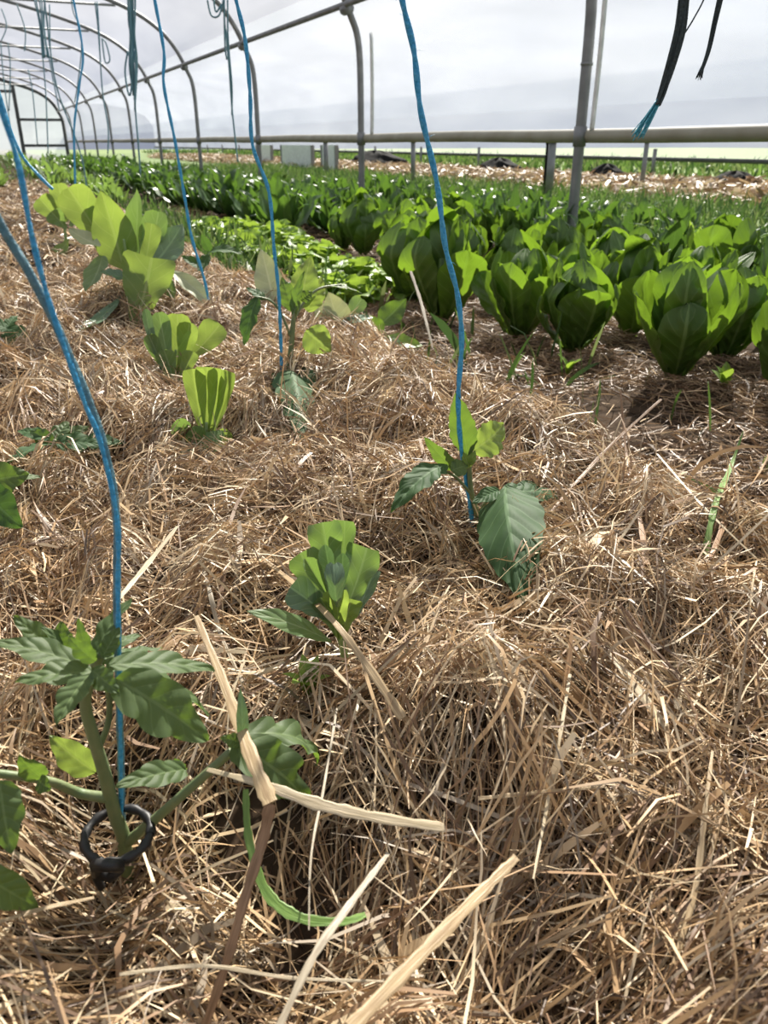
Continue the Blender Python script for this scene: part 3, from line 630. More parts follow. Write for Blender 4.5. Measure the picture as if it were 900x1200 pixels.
# ---------------------------------------------------------------- lettuces
def lettuce_proto(seed, n=16, Hh=.27, spread=1.0, mat='romaine', kind='romaine', wave=.035, W=.145, quilt=.004):
    rnd = random.Random(seed); t = bpy.data.objects.new('romaine_lettuce', None); C.objects.link(t)
    for i in range(n):
        f = i/(n-1)                        # 0 outer .. 1 inner
        a = i*2.399+rnd.uniform(-.3, .3); out = Vector((math.cos(a), math.sin(a), 0))
        r0 = .012*(1-f)
        tilt = (0.60-.50*f)*spread+rnd.uniform(-.12, .12)
        L = Hh*(.85+.2*f)*rnd.uniform(.8, 1.15)
        p0 = out*r0-UP*.012; p1 = p0+(out*math.sin(tilt)+UP*math.cos(tilt))*L
        mb = MB(); leaf(mb, p0, p1, -out*math.cos(tilt)+UP*math.sin(tilt), W*rnd.uniform(.8, 1.15)*(1-.3*f), kind, 22, 12, -.12*rnd.uniform(.3, 1.3), rnd.uniform(.05, .35), quilt, 7, wave*rnd.uniform(.6, 1.6), 3.1, 0, 5, rnd.uniform(-.5, .5), rnd.random()*6, curltip=-.9*rnd.random()**2)
        mb.build('leaf', M[mat], t)
    return t
protos = [lettuce_proto(s, 18, .29, quilt=.009) for s in (1, 2, 3, 4)]
used = set()
def place(protos, k, x, y, rz, sc, label, cat, group=None, z=None):
    pr = protos[k % len(protos)]
    o = pr if id(pr) not in used else copy_tree(pr)
    used.add(id(pr)); o.location = (x, y, hz(x, y)-.0 if z is None else z); o.rotation_euler = (0, 0, rz); o.scale = (sc, sc, sc)
    tag(o, label, cat, group)
    if group is None and 'group' in o: del o['group']
    return o
hero = [((790, 440), 1.08, 'upright romaine lettuce head at the front of the row, second from the right edge'),
        ((672, 405), 1.0, 'romaine lettuce head in the front row, just left of the big upright one'),
        ((925, 462), 1.05, 'romaine lettuce head cut off by the right edge of the picture')]
i = 0
for (px, sc, lb) in hero:
    g = PZ(px[0], px[1], .02); place(protos, i, g.x, g.y, i*1.7+.4, sc, lb, 'lettuce'); i += 1
lb = 'crowded romaine lettuce head on the left of the front row, standing behind the twine of the centre seedling'
for (x, y, sc) in ((1.46, 2.62, 1.22), (1.58, 2.28, 1.05), (1.55, 3.05, 1.2)):
    place(protos, i, x, y, i*2.1, sc, ['broad leafed romaine lettuce head, leftmost in the front row, dark in its own shade', 'romaine lettuce head right behind the blue twine of the centre seedling', 'romaine lettuce head at the back left end of the front row'][i-3], 'lettuce'); i += 1
rnd = random.Random(5)
for r, X in enumerate((1.98, 2.36, 2.72)):
    Y = 1.75+.18*r
    while Y < 5.4:
        if not (r == 0 and Y < 1.6) and rnd.random() > .08:
            place(protos, i, X+rnd.uniform(-.05, .05), Y+rnd.uniform(-.05, .05), rnd.random()*6, rnd.uniform(.78, 1.12), ['romaine lettuce head in the second row, directly behind the front row', 'romaine lettuce head in the third row, behind the second row', 'romaine lettuce head in the last row before the open side'][r], 'lettuce', ['second row of romaine lettuces', 'third row of romaine lettuces', 'last row of romaine lettuces'][r]); i += 1
        Y += .38
# loose leafy greens: one mesh each
def clump_mesh(seed, n, Hh, W, kind, wave, tilt0, mat, quilt=.003, nu=10, nv=6, zs=0):
    rnd = random.Random(seed); mb = MB()
    for i in range(n):
        f = i/(n-1); a = i*2.399+rnd.uniform(-.4, .4); out = Vector((math.cos(a), math.sin(a), 0))
        tl = tilt0*(1-.8*f)+rnd.uniform(-.12, .12); L = Hh*rnd.uniform(.75, 1.15)
        p0 = out*.02*(1-f)-UP*.01; p1 = p0+(out*math.sin(tl)+UP*math.cos(tl))*L
        leaf(mb, p0, p1, -out*math.cos(tl)+UP*math.sin(tl), W*rnd.uniform(.8, 1.2), kind, nu, nv, -.22, .2, quilt, 6, wave, 4, 0, 5, rnd.uniform(-.5, .5), rnd.random()*6, curltip=.9*rnd.random())
    return mb.mesh('clump', mat)
def clumps(name, meshes, spots, label, cat, group):
    for k, (x, y, s) in enumerate(spots):
        o = bpy.data.objects.new(name, meshes[k % len(meshes)]); C.objects.link(o)
        o.location = (x, y, hz(x, y)); o.rotation_euler = (0, 0, rnd.random()*6.28); o.scale = (s, s, s*rnd.uniform(.85, 1.1)); tag(o, label, cat, group)
fr = [clump_mesh(s, 22, .14, .12, 'fan', .16, 1.15, M['frilly'], .003, 14, 8) for s in (21, 22, 23)]
sp = [(1.32+rnd.uniform(-.04, .04)+dx, 3.1+.27*k+rnd.uniform(-.04, .04), rnd.uniform(.8, 1.05)) for k in range(12) for dx in (0, .28)]
clumps('frilly_lettuce', fr, sp, 'low frilly yellow green lettuce in the double row left of the romaine lettuces', 'lettuce', 'frilly lettuces')
ch = [clump_mesh(s, 17, .33, .12, 'ovate', .05, .75, M['chard'], .004, 10, 6) for s in (31, 32, 33)]
sp = []
for X in (1.95, 2.35, 2.7):
    Y = 5.7
    while Y < 26: sp.append((X+rnd.uniform(-.08, .08), Y+rnd.uniform(-.08, .08), rnd.uniform(.85, 1.15))); Y += .34 if Y < 14 else .5
clumps('leafy_green', ch, sp, 'dark glossy leafy green in the long rows at the foot of the arched hoops', 'leafy green', 'dark leafy greens along the hoops')
sp = []
for X in (-.6, 0.1, .75, 1.35):
    Y = 9.5
    while Y < 24: sp.append((X+rnd.uniform(-.1, .1), Y+rnd.uniform(-.1, .1), rnd.uniform(.75, 1.05))); Y += .55
ch2 = [clump_mesh(s, 13, .28, .10, 'ovate', .05, .85, M['bean'], .004, 10, 6) for s in (41, 42)]
clumps('leafy_green', ch2, sp, 'mid green leafy vegetable in the rows towards the far end wall', 'leafy green', 'mid green vegetables near the end wall')
fz = [clump_mesh(s, 26, .30, .05, 'lance', .12, .6, M['frilly'], .002) for s in (51, 52)]
ch3 = [(2.92+rnd.uniform(-.06, .06), 2.3+.33*k, rnd.uniform(.8, 1.05)) for k in range(9)]
clumps('leafy_green', ch, ch3, 'dark leafy green in the short row between the last lettuces and the open side', 'leafy green', 'dark greens beside the side rail')
ch4 = [(X+rnd.uniform(-.15, .15), 2.6+.45*k+rnd.uniform(-.1, .1), rnd.uniform(.6, .95)) for k in range(18) for X in (3.7, 4.3)]
clumps('leafy_green', ch, ch4, 'dark leafy plant growing in the grass outside the open side', 'leafy green', 'leafy plants outside the open side')
sp = [(3.05, 2.75, .9), (3.15, 3.1, .95), (3.0, 3.45, .8), (3.25, 2.3, .8), (3.1, 2.0, .85)]
clumps('feathery_green', fz, sp, 'feathery yellow green plant between the last lettuces and the open side', 'leafy plant', 'feathery greens by the side rail')

# ---------------------------------------------------------------- twines
def twine(name, label, cat, pts, r, mat, strandsn=2, twist=60, group=None, turns=None):
    pts = smooth_pts(pts, 10); t = thing(name, pts[-1], label, cat, group) if False else None
    mb = MB(); n = len(pts)
    for s in range(strandsn):
        q = []; a = None; Lc = 0
        for i, p in enumerate(pts):
            d = (pts[min(i+1, n-1)]-pts[max(i-1, 0)]).normalized()
            a = d.orthogonal().normalized() if a is None else (a-d*a.dot(d)).normalized()
            c = d.cross(a)
            if i: Lc += (p-pts[i-1]).length
            g = Lc*twist+2*PI*s/strandsn; q.append(p+(a*math.cos(g)+c*math.sin(g))*r*.55*(strandsn > 1))
        mb.tube(q, r*(.62 if strandsn > 1 else 1), 6)
    return tag(mb.build(name, mat), label, cat, group)
def fine(pts, step=.006):
    out = [pts[0]]
    for a, b in zip(pts, pts[1:]):
        k = max(1, int((b-a).length/step))
        for i in range(1, k+1): out.append(a.lerp(b, i/k))
    return out
def dense_twine(name, label, pts, r, mat, ns=2, tw=220, group=None, step=.006, jit=0.0):
    sp_ = smooth_pts(pts, 10); f_ = fine(sp_, step); mb = MB(); n = len(f_); rr = random.Random(len(label))
    for s in range(ns):
        q = []; a = None; Lc = 0
        for i, p in enumerate(f_):
            d = (f_[min(i+1, n-1)]-f_[max(i-1, 0)]).normalized()
            a = d.orthogonal().normalized() if a is None else (a-d*a.dot(d)).normalized()
            c = d.cross(a)
            if i: Lc += (p-f_[i-1]).length
            g = Lc*tw*.45+2*PI*s/ns; q.append(p+(a*math.cos(g)+c*math.sin(g))*r*.27)
        mb.tube(q, r*.66, 6)
    for k in range(int(jit)):            # loose fibres
        i = rr.randrange(3, n-3); p = f_[i]; v = Vector((rr.uniform(-1, 1), rr.uniform(-1, 1), rr.uniform(-1, 1)))*r*3
        mb.tube([p, p+v*.6, p+v+Vector((0, 0, rr.uniform(-1, 1)*r))], r*.05, 3)
    return tag(mb.build(name, mat), label, 'twine', group)
def up_to(pts, z=2.24):                # carry the first point on up to the crop wire level
    a, b = Vector(pts[0]), Vector(pts[1]); d = a-b; d.z = max(d.z, .05); d = Vector((d.x*.35, d.y*.35, d.z))
    if a.z >= z-.02: return pts
    e = a+d*((z-a.z)/d.z); tot = (e-a).length; st = (a-b).length; out = []; x = st
    while x < tot*.9: out.append(a.lerp(e, x/tot)); st *= 1.5; x += st
    return [e]+out[::-1]+list(pts)
Q = lambda L, Y: [PY(x, y, Y) for x, y in L]
dense_twine('twine', 'bright blue twine running down to the centre tomato seedling', up_to(Q([(470, -8), (485, 60), (493, 130), (512, 215), (522, 290), (536, 345), (541, 400), (537, 465), (540, 520), (552, 600), (556, 650)], Ym+.004)), .0034, M['twine'], 2, 190, jit=40)
dense_twine('twine', 'bright blue twine running down to the slim forked tomato seedling', up_to(Q([(275, -8), (287, 45), (293, 110), (296, 170), (315, 225), (321, 290), (327, 350), (330, 432), (331, 470)], Y3-.01)), .0036, M['twine'], 2, 190)
dense_twine('twine', 'bright blue twine ending at the dark spindly plant beside the tall bushy plant', up_to(Q([(180, -8), (192, 60), (192, 100), (205, 165), (217, 235), (225, 280), (240, 330), (246, 365)], 2.2)), .0045, M['twine'], 2, 120, step=.012)
dense_twine('twine', 'thick weathered blue and grey twine curving from left edge to the nearest tomato', up_to(Q([(-60, 165), (-30, 213), (0, 262), (45, 340), (85, 425), (118, 510), (136, 600), (137, 700), (139, 800), (142, 900), (143, 965)], Yf+.006)), .0027, M['twine_grey'], 3, 150, step=.005)
dense_twine('twine', 'bright blue twine strand joining the thick weathered twine halfway down on the left', up_to(Q([(-18, 60), (0, 122), (22, 195), (38, 280), (58, 355), (80, 420), (100, 475), (118, 520), (137, 610), (138, 700), (140, 800), (142, 930), (143, 968)], Yf+.001)), .0017, M['twine'], 2, 220, step=.005)
dense_twine('twine', 'thin pale blue twine slanting down from the left strand to the rear leafy plant', up_to(Q([(-14, 62), (2, 120), (22, 176), (45, 205), (62, 222)], 3.0)), .006, M['twine'], 2, 60, step=.02)
dense_twine('twine', 'straight blue twine hanging down in front of the rear leafy plant', up_to(Q([(85, -6), (97, 60), (93, 100), (87, 150), (88, 215), (88, 250)], 4.2)), .0055, M['twine'], 2, 60, step=.02)
dense_twine('twine', 'thin blue twine with a wavy lower end behind the straight one at the left', up_to(Q([(52, 0), (62, 80), (72, 120), (88, 160), (98, 195), (102, 225)], 6.0)), .006, M['twine_grey'], 2, 60, step=.03)
def bundle(label, Y, segs, mat='twine_grey', r=.005):
    mb = MB(); rr = random.Random(len(label)*7)
    for pts in segs:
        q = smooth_pts([PY(x+rr.uniform(-.8, .8), y, Y+rr.uniform(-.02, .02)) for x, y in pts], 6); mb.tube(q, r, 5)
    return tag(mb.build('hanging_twine', M[mat]), label, 'twine', None)
def top(Y, x):                          # pixel row where z = 2.24 in that plane
    lo = PY(x, -400, Y).z; hi = PY(x, 100, Y).z
    return -400+(lo-2.24)/(lo-hi)*500
def tp(x, Y): return (x, max(-900, top(Y, x)))
bundle('thick tangled bundle of weathered twine hanging high at the upper left', 6.0,
       [[tp(149+k*2, 6), (150+k*1.6, 0), (152+k*1.2, 40), (151+k*1.8, 75), (155+k*.7, 100+k*6)] for k in range(6)]+[[(156, 70), (159, 130), (161, 165), (165, 205)], [(150, 60), (147, 85), (152, 112), (157, 60)]], r=.006)
bundle('looped bundle of faded twine hanging left of the two near twines', 5.0, [[tp(262, 5), (263, 0), (265, 40), (268, 80), (272, 130), (278, 190)], [tp(266, 5), (266, 0), (268, 50), (271, 100), (272, 135)],
       [(243, 0), (247, 18), (256, 18), (262, 0)], [(250, 0), (254, 14), (259, 5)], [tp(260, 5), (262, 20), (266, 70)]], r=.005)
bundle('faded twine with a small loop halfway hanging left of the thick tangled bundle', 9.0, [[(112, 2), (114, 30), (117, 60), (121, 110), (126, 150), (127, 180)], [(119, 45), (123, 72), (128, 70), (124, 50), (119, 45)], [(114, 2), (116, 30), (118, 70)]], r=.007)
bundle('pale tangle of twines hanging above the end wall at the upper left', 12.0, [[(40+k*3, 0), (46+k*1.5, 30), (49+k*2, 68)] for k in range(5)]+[[(50, 60), (54, 110), (57, 180)], [(56, 55), (62, 90), (66, 110), (70, 130)], [(58, 5), (59, 60), (66, 100)]], r=.008)
bundle('faded twines hanging at the far upper left corner', 14.0, [[(2, 10), (7, 30), (2, 48)], [(1, 50), (5, 95), (12, 150)], [(10, 50), (12, 80), (10, 130)], [(33, 82), (38, 110), (44, 170)]], r=.008)
bundle('single thin weathered twine crossing the hoops at upper left', 8.0, [[tp(82, 8), (84, 0), (93, 30), (96, 60), (90, 100), (87, 120)], [(20, 5), (30, 35), (29, 60)]], r=.005)
# frayed dark ends on the right
def frayed(label, pts, w, Y, endmat, tail):
    t = thing('hanging_twine', PY(*pts[-1], Y), label, 'twine'); mb = MB(); rr = random.Random(int(w*100))
    for k in range(7):
        o = (k-3)/3*.5
        q = []
        P_ = up_to([PY(x, y, Y) for x, y in pts]); n = len(P_)
        for i, p in enumerate(P_):
            q.append(p+Vector((math.cos(YAW), -math.sin(YAW), 0))*o*w*(.8+.4*math.sin(i+k))+FWD*rr.uniform(-1, 1)*w*.3)
        mb.tube(smooth_pts(q, 6), w*.2, 6)
    mb.build('strands', M['twine_dark'], t)
    mb = MB()
    for k in range(16):
        o = (k-7.5)/7.5
        a = PY(*tail[0], Y); b_ = PY(*tail[1], Y); R_ = Vector((math.cos(YAW), -math.sin(YAW), 0))
        mb.tube(smooth_pts([a+R_*o*w*.25, a.lerp(b_, .5)+R_*o*w*.55+FWD*rr.uniform(-1, 1)*w*.3, b_+R_*o*w*.8+UP*rr.uniform(-1, 1)*w*.5], 4), w*.07, 5)
    e = mb.build('frayed_end', M[endmat], t); e['label'] = 'bright teal frayed tip' if endmat == 'twine_teal' else 'wispy frayed tip'
Yr = 1.0
frayed('longer dark weathered twine end with a bright teal frayed tip, hanging at upper right', [(803, -6), (797, 35), (786, 75), (776, 108), (770, 124)], .0115, Yr, 'twine_teal', [(773, 116), (747, 160)])
frayed('shorter dark twine end hanging furthest right below the roof', [(845, -6), (838, 25), (830, 60), (820, 88)], .006, Yr, 'twine_dark', [(824, 76), (819, 92)])
mb = MB(); mb.tube(smooth_pts(up_to([PY(826, -4, Yr), PY(814, 20, Yr), PY(803, 38, Yr)]), 6), .0012, 6)
tag(mb.build('hanging_twine', M['twine_dark']), 'thin dark twine between the two frayed ends at upper right', 'twine')

# ---------------------------------------------------------------- feature stalks
def stalk(name, label, pts, wpx, mat, cat='straw stalk', flat=.22, taper=(.8, 1, .5), thick=None):
    """flattened, slightly folded dry stalk or blade; pts = (px, py, depth)"""
    P_ = [above(PD(*p), .022) for p in pts]; Sp = smooth_pts(P_, 8); n = len(Sp); mb = MB(); rows = []; uv = []
    for i, p in enumerate(Sp):
        d = (Sp[min(i+1, n-1)]-Sp[max(i-1, 0)]).normalized(); w = (1+.12*math.sin(i*1.3+wpx)+.08*math.sin(i*2.9))*wpx*.78*depth(p)/F*.5*float(np.interp(i/(n-1), [0, .5, 1], taper))
        nn = (-FWD*.6+UP*.8); nn = (nn-d*nn.dot(d)).normalized(); s = d.cross(nn)
        row = []; ur = []
        for k in range(11):
            g = 2*PI*k/10; row.append(p+s*math.cos(g)*w+nn*math.sin(g)*w*flat+nn*abs(math.cos(g))*w*.25); ur.append((i/(n-1), k/10))
        rows.append(row); uv.append(ur)
    mb.grid(rows, uv); return tag(mb.build(name, M[mat]), label, cat)
stalk('straw_stalk', 'wide golden straw stalk sharply bent over beside the nearest tomato', [(230, 722, .62), (262, 800, .56), (292, 880, .505), (317, 942, .475)], 24, 'stalk', taper=(.3, .75, 1.05))
stalk('straw_stalk', 'lower half of the bent wide stalk, underside shade painted brown, running to the bottom edge', [(317, 942, .475), (308, 985, .47), (288, 1050, .455), (265, 1130, .44), (240, 1205, .43)], 17, 'stalk_brown', taper=(1.1, .9, .8))  # browner than the upper half: underside shade put into the colour
stalk('straw_stalk', 'bright pale flat straw stalk lying to the right from the bend of the wide stalk', [(243, 902, .51), (310, 920, .485), (370, 942, .48), (440, 958, .485), (520, 970, .50)], 19, 'stalk_pale', taper=(.3, 1, .7))
stalk('straw_stalk', 'broad tan straw blade rising from the bottom edge towards the centre', [(410, 1206, .37), (500, 1112, .41), (570, 1040, .45), (605, 1005, .47)], 20, 'stalk', taper=(1.1, .95, .6))
stalk('straw_stalk', 'long golden stalk lying across the fleshy pale plant', [(262, 622, .92), (330, 672, .80), (385, 722, .66), (430, 780, .63), (472, 842, .62)], 13, 'stalk', taper=(.4, .7, 1.2))
stalk('straw_stalk', 'short white stalk slanting right of the thick twine', [(136, 706, .72), (170, 665, .77), (208, 617, .82)], 9, 'stalk_pale')
stalk('straw_stalk', 'thin dry grey stalk rising from the golden stalk left of the fleshy plant', [(232, 640, .90), (245, 690, .82), (258, 742, .76), (285, 800, .70)], 7, 'stalk_grey')
stalk('straw_stalk', 'grey flat blade curving up from the bottom edge', [(325, 1208, .38), (368, 1120, .41), (410, 1060, .44), (455, 1000, .48)], 13, 'stalk_grey')
stalk('straw_stalk', 'pale greenish blade lying on top of the right heap of straw', [(712, 765, .70), (745, 805, .67), (780, 852, .64)], 13, 'stalk_pale', taper=(.5, 1, .8))
stalk('straw_stalk', 'brown upright blade standing at the crest right of the big hanging leaf', [(727, 458, 1.16), (735, 540, 1.10), (750, 610, 1.03), (757, 662, 1.0)], 9, 'stalk_brown', taper=(.3, .6, 1.3))
stalk('straw_stalk', 'thin brown stalk slanting across the crest right of the big leaf', [(775, 468, 1.12), (720, 518, 1.08), (680, 560, 1.03), (645, 600, .98)], 5, 'stalk_brown')
stalk('straw_stalk', 'straight thin pale stalk slanting down towards the right edge', [(770, 532, 1.10), (830, 600, 1.02), (905, 672, .95)], 4, 'stalk_pale')
stalk('straw_stalk', 'broad upright brown stub beside the green blade at the right', [(860, 582, 1.10), (848, 615, 1.06), (832, 655, 1.02)], 10, 'stalk_brown')
stalk('straw_stalk', 'forked dry seed stem standing between mound and lettuces', [(481, 318, 2.0), (492, 350, 1.95), (500, 380, 1.9), (507, 408, 1.86)], 5, 'stalk_grey')
stalk('straw_stalk', 'long bowed straw running down the right heap', [(668, 790, .66), (655, 870, .60), (640, 950, .56), (625, 1030, .51)], 6, 'stalk_pale')
stalk('straw_stalk', 'tan stalk lying level across the right heap', [(560, 936, .56), (620, 930, .57), (708, 922, .58)], 7, 'stalk')
stalk('straw_stalk', 'pale stem standing near the bottom right with loose fibres', [(835, 880, .58), (825, 960, .53), (815, 1040, .49), (790, 1130, .46)], 10, 'stalk', taper=(.4, 1, .7))
stalk('straw_stalk', 'thin straight stem lying across the lower left corner', [(140, 1142, .42), (240, 1132, .43), (340, 1146, .44), (450, 1150, .45)], 6, 'stalk_pale')
stalk('straw_stalk', 'brown flat stalk in the lower left corner below the edge leaf', [(-5, 1082, .42), (50, 1065, .44), (110, 1052, .46)], 7, 'stalk')
stalk('straw_stalk', 'thin curved stem hanging down left of the bottom centre', [(395, 830, .64), (380, 920, .54), (365, 1000, .48), (362, 1090, .44)], 4, 'stalk_grey')
stalk('grass_blade', 'long bright green grass blade curling out of the straw below the bent stalk', [(288, 925, .50), (292, 985, .49), (312, 1045, .475), (350, 1075, .465), (400, 1080, .47), (428, 1072, .48)], 17, 'blade', 'grass', .12, (.5, 1, .5))
stalk('grass_blade', 'upright green grass blade at the right edge of the mound', [(871, 505, 1.12), (856, 548, 1.09), (838, 592, 1.06), (826, 650, 1.02)], 11, 'blade', 'grass', .12, (.1, .8, .9))

# ---------------------------------------------------------------- the greenhouse
PR = [(3.02, 0), (3.02, .66), (3.01, 1.3), (2.93, 1.55), (2.80, 1.80), (2.60, 2.02), (2.25, 2.23), (1.7, 2.42), (.9, 2.62), (0, 2.76), (-1, 2.82)]
FULL = PR+[(-2-x, z) for x, z in PR[::-1][1:]]
def film_sheet(name, prof_, y0, y1, mat, off=.03, ny=24):
    mb = MB(); P_ = []; U = []
    sp_ = smooth_pts([Vector((x+off*(1 if x > -1 else -1), 0, z+(off if z > 1.6 else 0))) for x, z in prof_], 4)
    for k in range(ny+1):
        y = y0+(y1-y0)*k/ny
        P_.append([(p.x, y, p.z) for p in sp_]); U.append([(k, i) for i in range(len(sp_))])
    mb.grid(P_, U); return tag(mb.build(name, mat), kind='structure')
film_sheet('wall_right', [(3.02, .66), (3.01, 1.3), (2.93, 1.55), (2.80, 1.80)], -2, 33.6, M['film'])
film_sheet('ceiling', [p for p in FULL if p[1] >= 1.79], -2, 33.6, M['film'])
film_sheet('wall_left', [(-5.02, .1), (-5.02, .66), (-5.01, 1.3), (-4.93, 1.55), (-4.80, 1.80)], -2, 33.6, M['film'])
names = ['nearest steel hoop leg, a tall post in front of the side film', 'steel hoop second from the front, meeting the top rail above it', 'third steel hoop from the front', 'fourth steel hoop from the front', 'fifth steel hoop from the front', 'sixth steel hoop from the front', 'seventh steel hoop from the front', 'eighth steel hoop counting from the front', 'ninth steel hoop counting from the front, small in the distance', 'tenth steel hoop, last before the end wall']
for i in range(10):
    Y = 3.91+3*i
    t = thing('steel_hoop', (3.02, Y, 0), names[i], 'greenhouse hoop')
    mb = MB(); mb.tube(smooth_pts([(x, Y, z-.03*(z < .01)) for x, z in FULL], 5), .027 if i else .029, 12); mb.build('arch', M['steel'], t)
    mb = MB(); mb.tube([(2.05, Y-.03, 2.27), (-1, Y-.03, 2.27), (-4.05, Y-.03, 2.27)], .016, 8); mb.build('tie_bar', M['steel'], t)
    mb = MB(); mb.tube([(2.905, Y-.05, 1.575), (2.905, Y+.05, 1.575)], .045, 10); mb.build('clamp', M['steel'], t); mb = MB(); mb.tube([(3.02, Y, .58), (3.02, Y, .68)], .036, 10); mb.build('clamp', M['steel'], t)
    if i == 0:
        mb = MB(); mb.tube([(3.02, Y, .97), (3.02, Y, .985)], .033, 12); mb.build('joint_sleeve', M['steel'], t)
mb = MB(); mb.tube([(2.885, -2, 1.60), (2.885, 15, 1.60), (2.885, 33.5, 1.60)], .024, 10)
tag(mb.build('roof_purlin', M['steel']), 'long steel rail joining the hoops where they bend into the roof', 'greenhouse rail')
mb = MB(); mb.tube([(3.06, -2+k*.9, .635+.004*math.sin(k*1.7)) for k in range(40)], .036, 12)
tag(mb.build('side_rail', M['rail']), 'long level rail with rolled up film along the open side of the greenhouse', 'greenhouse rail')
mb = MB(); mb.tube(smooth_pts([(3.045, 3.845, 1.35), (3.05, 3.845, 1.0), (3.045, 3.845, .66)], 5), .013, 8); tag(mb.build('hanging_cord', M['white']), 'white cord hanging down the film right of the nearest post', 'cord')
mb = MB(); mb.tube(smooth_pts([(3.045, 6.74, 1.4), (3.05, 6.74, 1.0), (3.045, 6.74, .66)], 5), .016, 8); tag(mb.build('hanging_cord', M['white']), 'white cord hanging beside the second hoop', 'cord')
# end wall
mb = MB()
ep = smooth_pts([(x, 33.62, z) for x, z in FULL], 3)
b0 = len(mb.v)
mb.v += [tuple(p) for p in ep]; mb.uv += [(0, 0)]*len(ep); mb.f.append(tuple(range(len(ep))))
tag(mb.build('wall_back', M['film_end'], smooth=False), kind='structure')
t = thing('end_frame', (1.5, 33.5, 0), 'dark timber and steel frame with crossbars on the far end wall', 'greenhouse frame')
mb = MB(); mb.tube(smooth_pts([(x, 33.5, z) for x, z in FULL], 5), .06, 8); mb.build('arch', M['wood'], t)
mb = MB(); mb.box((1.55, 33.5, 1.25), (.12, .08, 2.5)); mb.build('upright', M['wood'], t, False); mb = MB(); mb.box((-.6, 33.5, 1.35), (.12, .08, 2.7)); mb.build('upright', M['wood'], t, False)
for cx, cz, cw in ((2.3, 1.33, 1.5), (2.3, .5, 1.5), (.5, 2.2, 2.1)):
    mb = MB(); mb.box((cx, 33.5, cz), (cw, .06, .09)); mb.build('crossbar', M['wood'], t, False)

# neighbouring tunnel
t = thing('neighbour_rail', (11, 10, .3), 'dark low rail with posts under the film of the neighbouring greenhouse', 'greenhouse rail')
mb = MB(); mb.tube([(11, -2, .33), (11, 60, .33)], .035, 8); mb.build('rail', M['wood'], t)
for k in range(14):
    y = 6.0+3*k; mb = MB(); mb.tube([(10.95, y, -.05), (10.95, y, .5)], .035, 8); mb.build('post', M['steel'], t)
mb = MB(); mb.grid([[(11.05, y, .33), (11.05, y, 1.6), (10.6, y, 2.2), (9.6, y, 2.6), (8, y, 2.85), (6.6, y, 2.85), (5, y, 2.6), (4, y, 2.2), (3.55, y, 1.6), (3.45, y, .8)] for y in (-6, 20, 45, 60)], [[(0, 0)]*10]*4)
tag(mb.build('wall_neighbour', M['film']), kind='structure')
def post(px, py, X, label, r=.03, h=.62, mat='steel'):
    g = PX(px, py, X); mb = MB(); mb.tube([(X, g.y, -.05), (X, g.y, h)], r, 10); mb.tube([(X, g.y, h-.02), (X, g.y, h+.02)], r*1.3, 10); tag(mb.build('side_post', M[mat]), label, 'post')
post(646, 190, 6.0, 'short grey post standing on the grass just left of the nearest hoop post', .045, .62)
post(640, 190, 6.0, 'thin black stake directly left of the short grey post', .016, .60, 'tarp')
post(484, 190, 6.0, 'short dark post behind the upper part of the centre twine', .035)
post(382, 185, 6.0, 'short post between the second and third hoops', .045)
post(756, 185, 7.5, 'thin distant post under the rail right of the nearest hoop post', .03)
def heap(px, py, X, sx, sy, sz, label, mat='tarp'):
    g = PX(px, py, X); mb = MB(); P_ = []; U = []
    for i in range(13):
        th = PI*i/24; row = []; ur = []
        for k in range(25):
            a = 2*PI*k/24; rr = 1+.12*math.sin(3*a+i)+.08*math.sin(7*a)
            row.append((X+math.cos(a)*math.cos(th)*sx*rr, g.y+math.sin(a)*math.cos(th)*sy*rr, -.04+math.sin(th)*sz*(1+.1*math.sin(5*a)))); ur.append((k/24, i/12))
        P_.append(row); U.append(ur)
    mb.grid(P_, U); tag(mb.build('covered_heap', M[mat]), label, 'heap')
heap(440, 183, 9.5, .5, 1.6, .42, 'long black covered heap on the grass left of the centre twine')
heap(585, 186, 9.5, .4, .6, .34, 'small black heap on the grass right of the centre twine')
heap(712, 188, 9.5, .3, .35, .3, 'small dark heap beyond the nearest hoop post')
heap(865, 189, 9.6, .3, .45, .26, 'dark heap beyond the rail near the right edge')
def panel(x0, x1, y0, y1, X, label, mat='panel'):
    a = PX(x0, y1, X); b = PX(x1, y0, X); t = thing('upright_board', (X, (a.y+b.y)/2, 0), label, 'panel')
    h = max(.3, PX((x0+x1)/2, y0, X).z); mb = MB(); mb.box((X, (a.y+b.y)/2, h/2+.03), (.04, abs(a.y-b.y), h-.06)); mb.build('sheet', M[mat], t, False)
    for yy in (a.y, b.y): mb = MB(); mb.box((X, yy, h/2), (.07, .07, h)); mb.build('frame_post', M['steel'], t, False)
panel(331, 366, 170, 190, 7.0, 'upright pale board standing beyond the open side near the third hoop')
panel(378, 394, 170, 188, 7.0, 'narrow white board standing beyond the open side left of the second hoop')
panel(302, 318, 170, 190, 7.5, 'small white board beyond the open side left of the third hoop post')

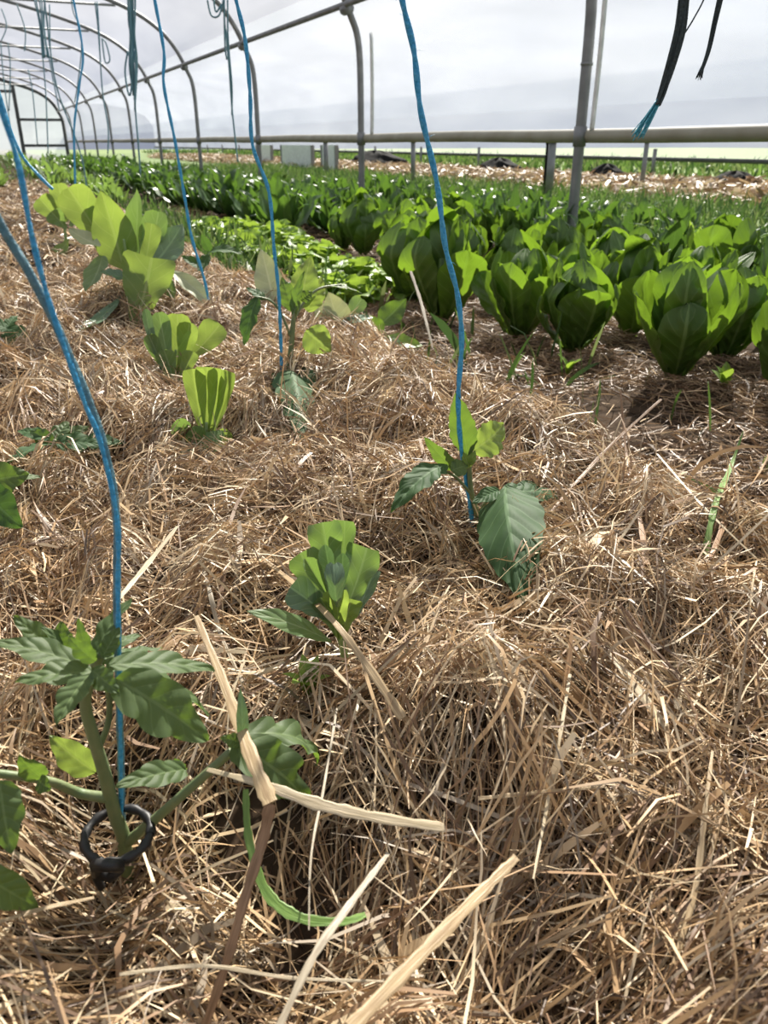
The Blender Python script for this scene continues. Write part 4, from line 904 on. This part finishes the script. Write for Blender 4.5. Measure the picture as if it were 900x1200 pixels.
# ---------------------------------------------------------------- light
S = bpy.data.lights.new('sun', 'SUN'); S.energy = 18.5; S.angle = math.radians(.8); S.color = (1, .925, .81)
so = bpy.data.objects.new('sun', S); C.objects.link(so); so.location = (5, 5, 12)
az = math.radians(38); el = math.radians(40)
sd = Vector((math.sin(az)*math.cos(el), math.cos(az)*math.cos(el), math.sin(el)))
so.rotation_euler = sd.to_track_quat('Z', 'Y').to_euler()
w = bpy.data.worlds.new('sky'); bpy.context.scene.world = w; w.use_nodes = True; nt = w.node_tree; nt.nodes.clear(); L = nt.links.new
tc = N(nt, 'ShaderNodeTexCoord'); mp = N(nt, 'ShaderNodeMapping'); mp.inputs['Scale'].default_value = (1.2, 1.2, 3.5); L(tc.outputs['Generated'], mp.inputs[0])
no = N(nt, 'ShaderNodeTexNoise'); no.inputs['Scale'].default_value = 1.6; no.inputs['Detail'].default_value = 7; L(mp.outputs[0], no.inputs['Vector'])
cr = N(nt, 'ShaderNodeValToRGB'); cr.color_ramp.elements[0].position = .38; cr.color_ramp.elements[1].position = .64
cr.color_ramp.elements[0].color = (.50, .58, .78, 1); cr.color_ramp.elements[1].color = (1.08, 1.08, 1.12, 1); L(no.outputs[0], cr.inputs[0])
bg = N(nt, 'ShaderNodeBackground'); bg.inputs[1].default_value = .62; L(cr.outputs[0], bg.inputs[0])
wo = N(nt, 'ShaderNodeOutputWorld'); L(bg.outputs[0], wo.inputs[0])

# ---------------------------------------------------------------- camera
cd = bpy.data.cameras.new('camera'); co = bpy.data.objects.new('camera', cd); C.objects.link(co)
co.location = CAM; co.rotation_euler = FWD.to_track_quat('-Z', 'Y').to_euler()
cd.sensor_fit = 'VERTICAL'; cd.sensor_height = 36; cd.lens = F/1200*36; cd.clip_start = .02; cd.clip_end = 300
cd.dof.use_dof = True; cd.dof.focus_distance = .85; cd.dof.aperture_fstop = 13
sc = bpy.context.scene; sc.camera = co
sc.view_settings.view_transform = 'Standard'; sc.view_settings.look = 'None'; sc.view_settings.exposure = -0.3; sc.view_settings.gamma = 1
sc.view_settings.use_curve_mapping = False
sc.cycles.transparent_max_bounces = 16
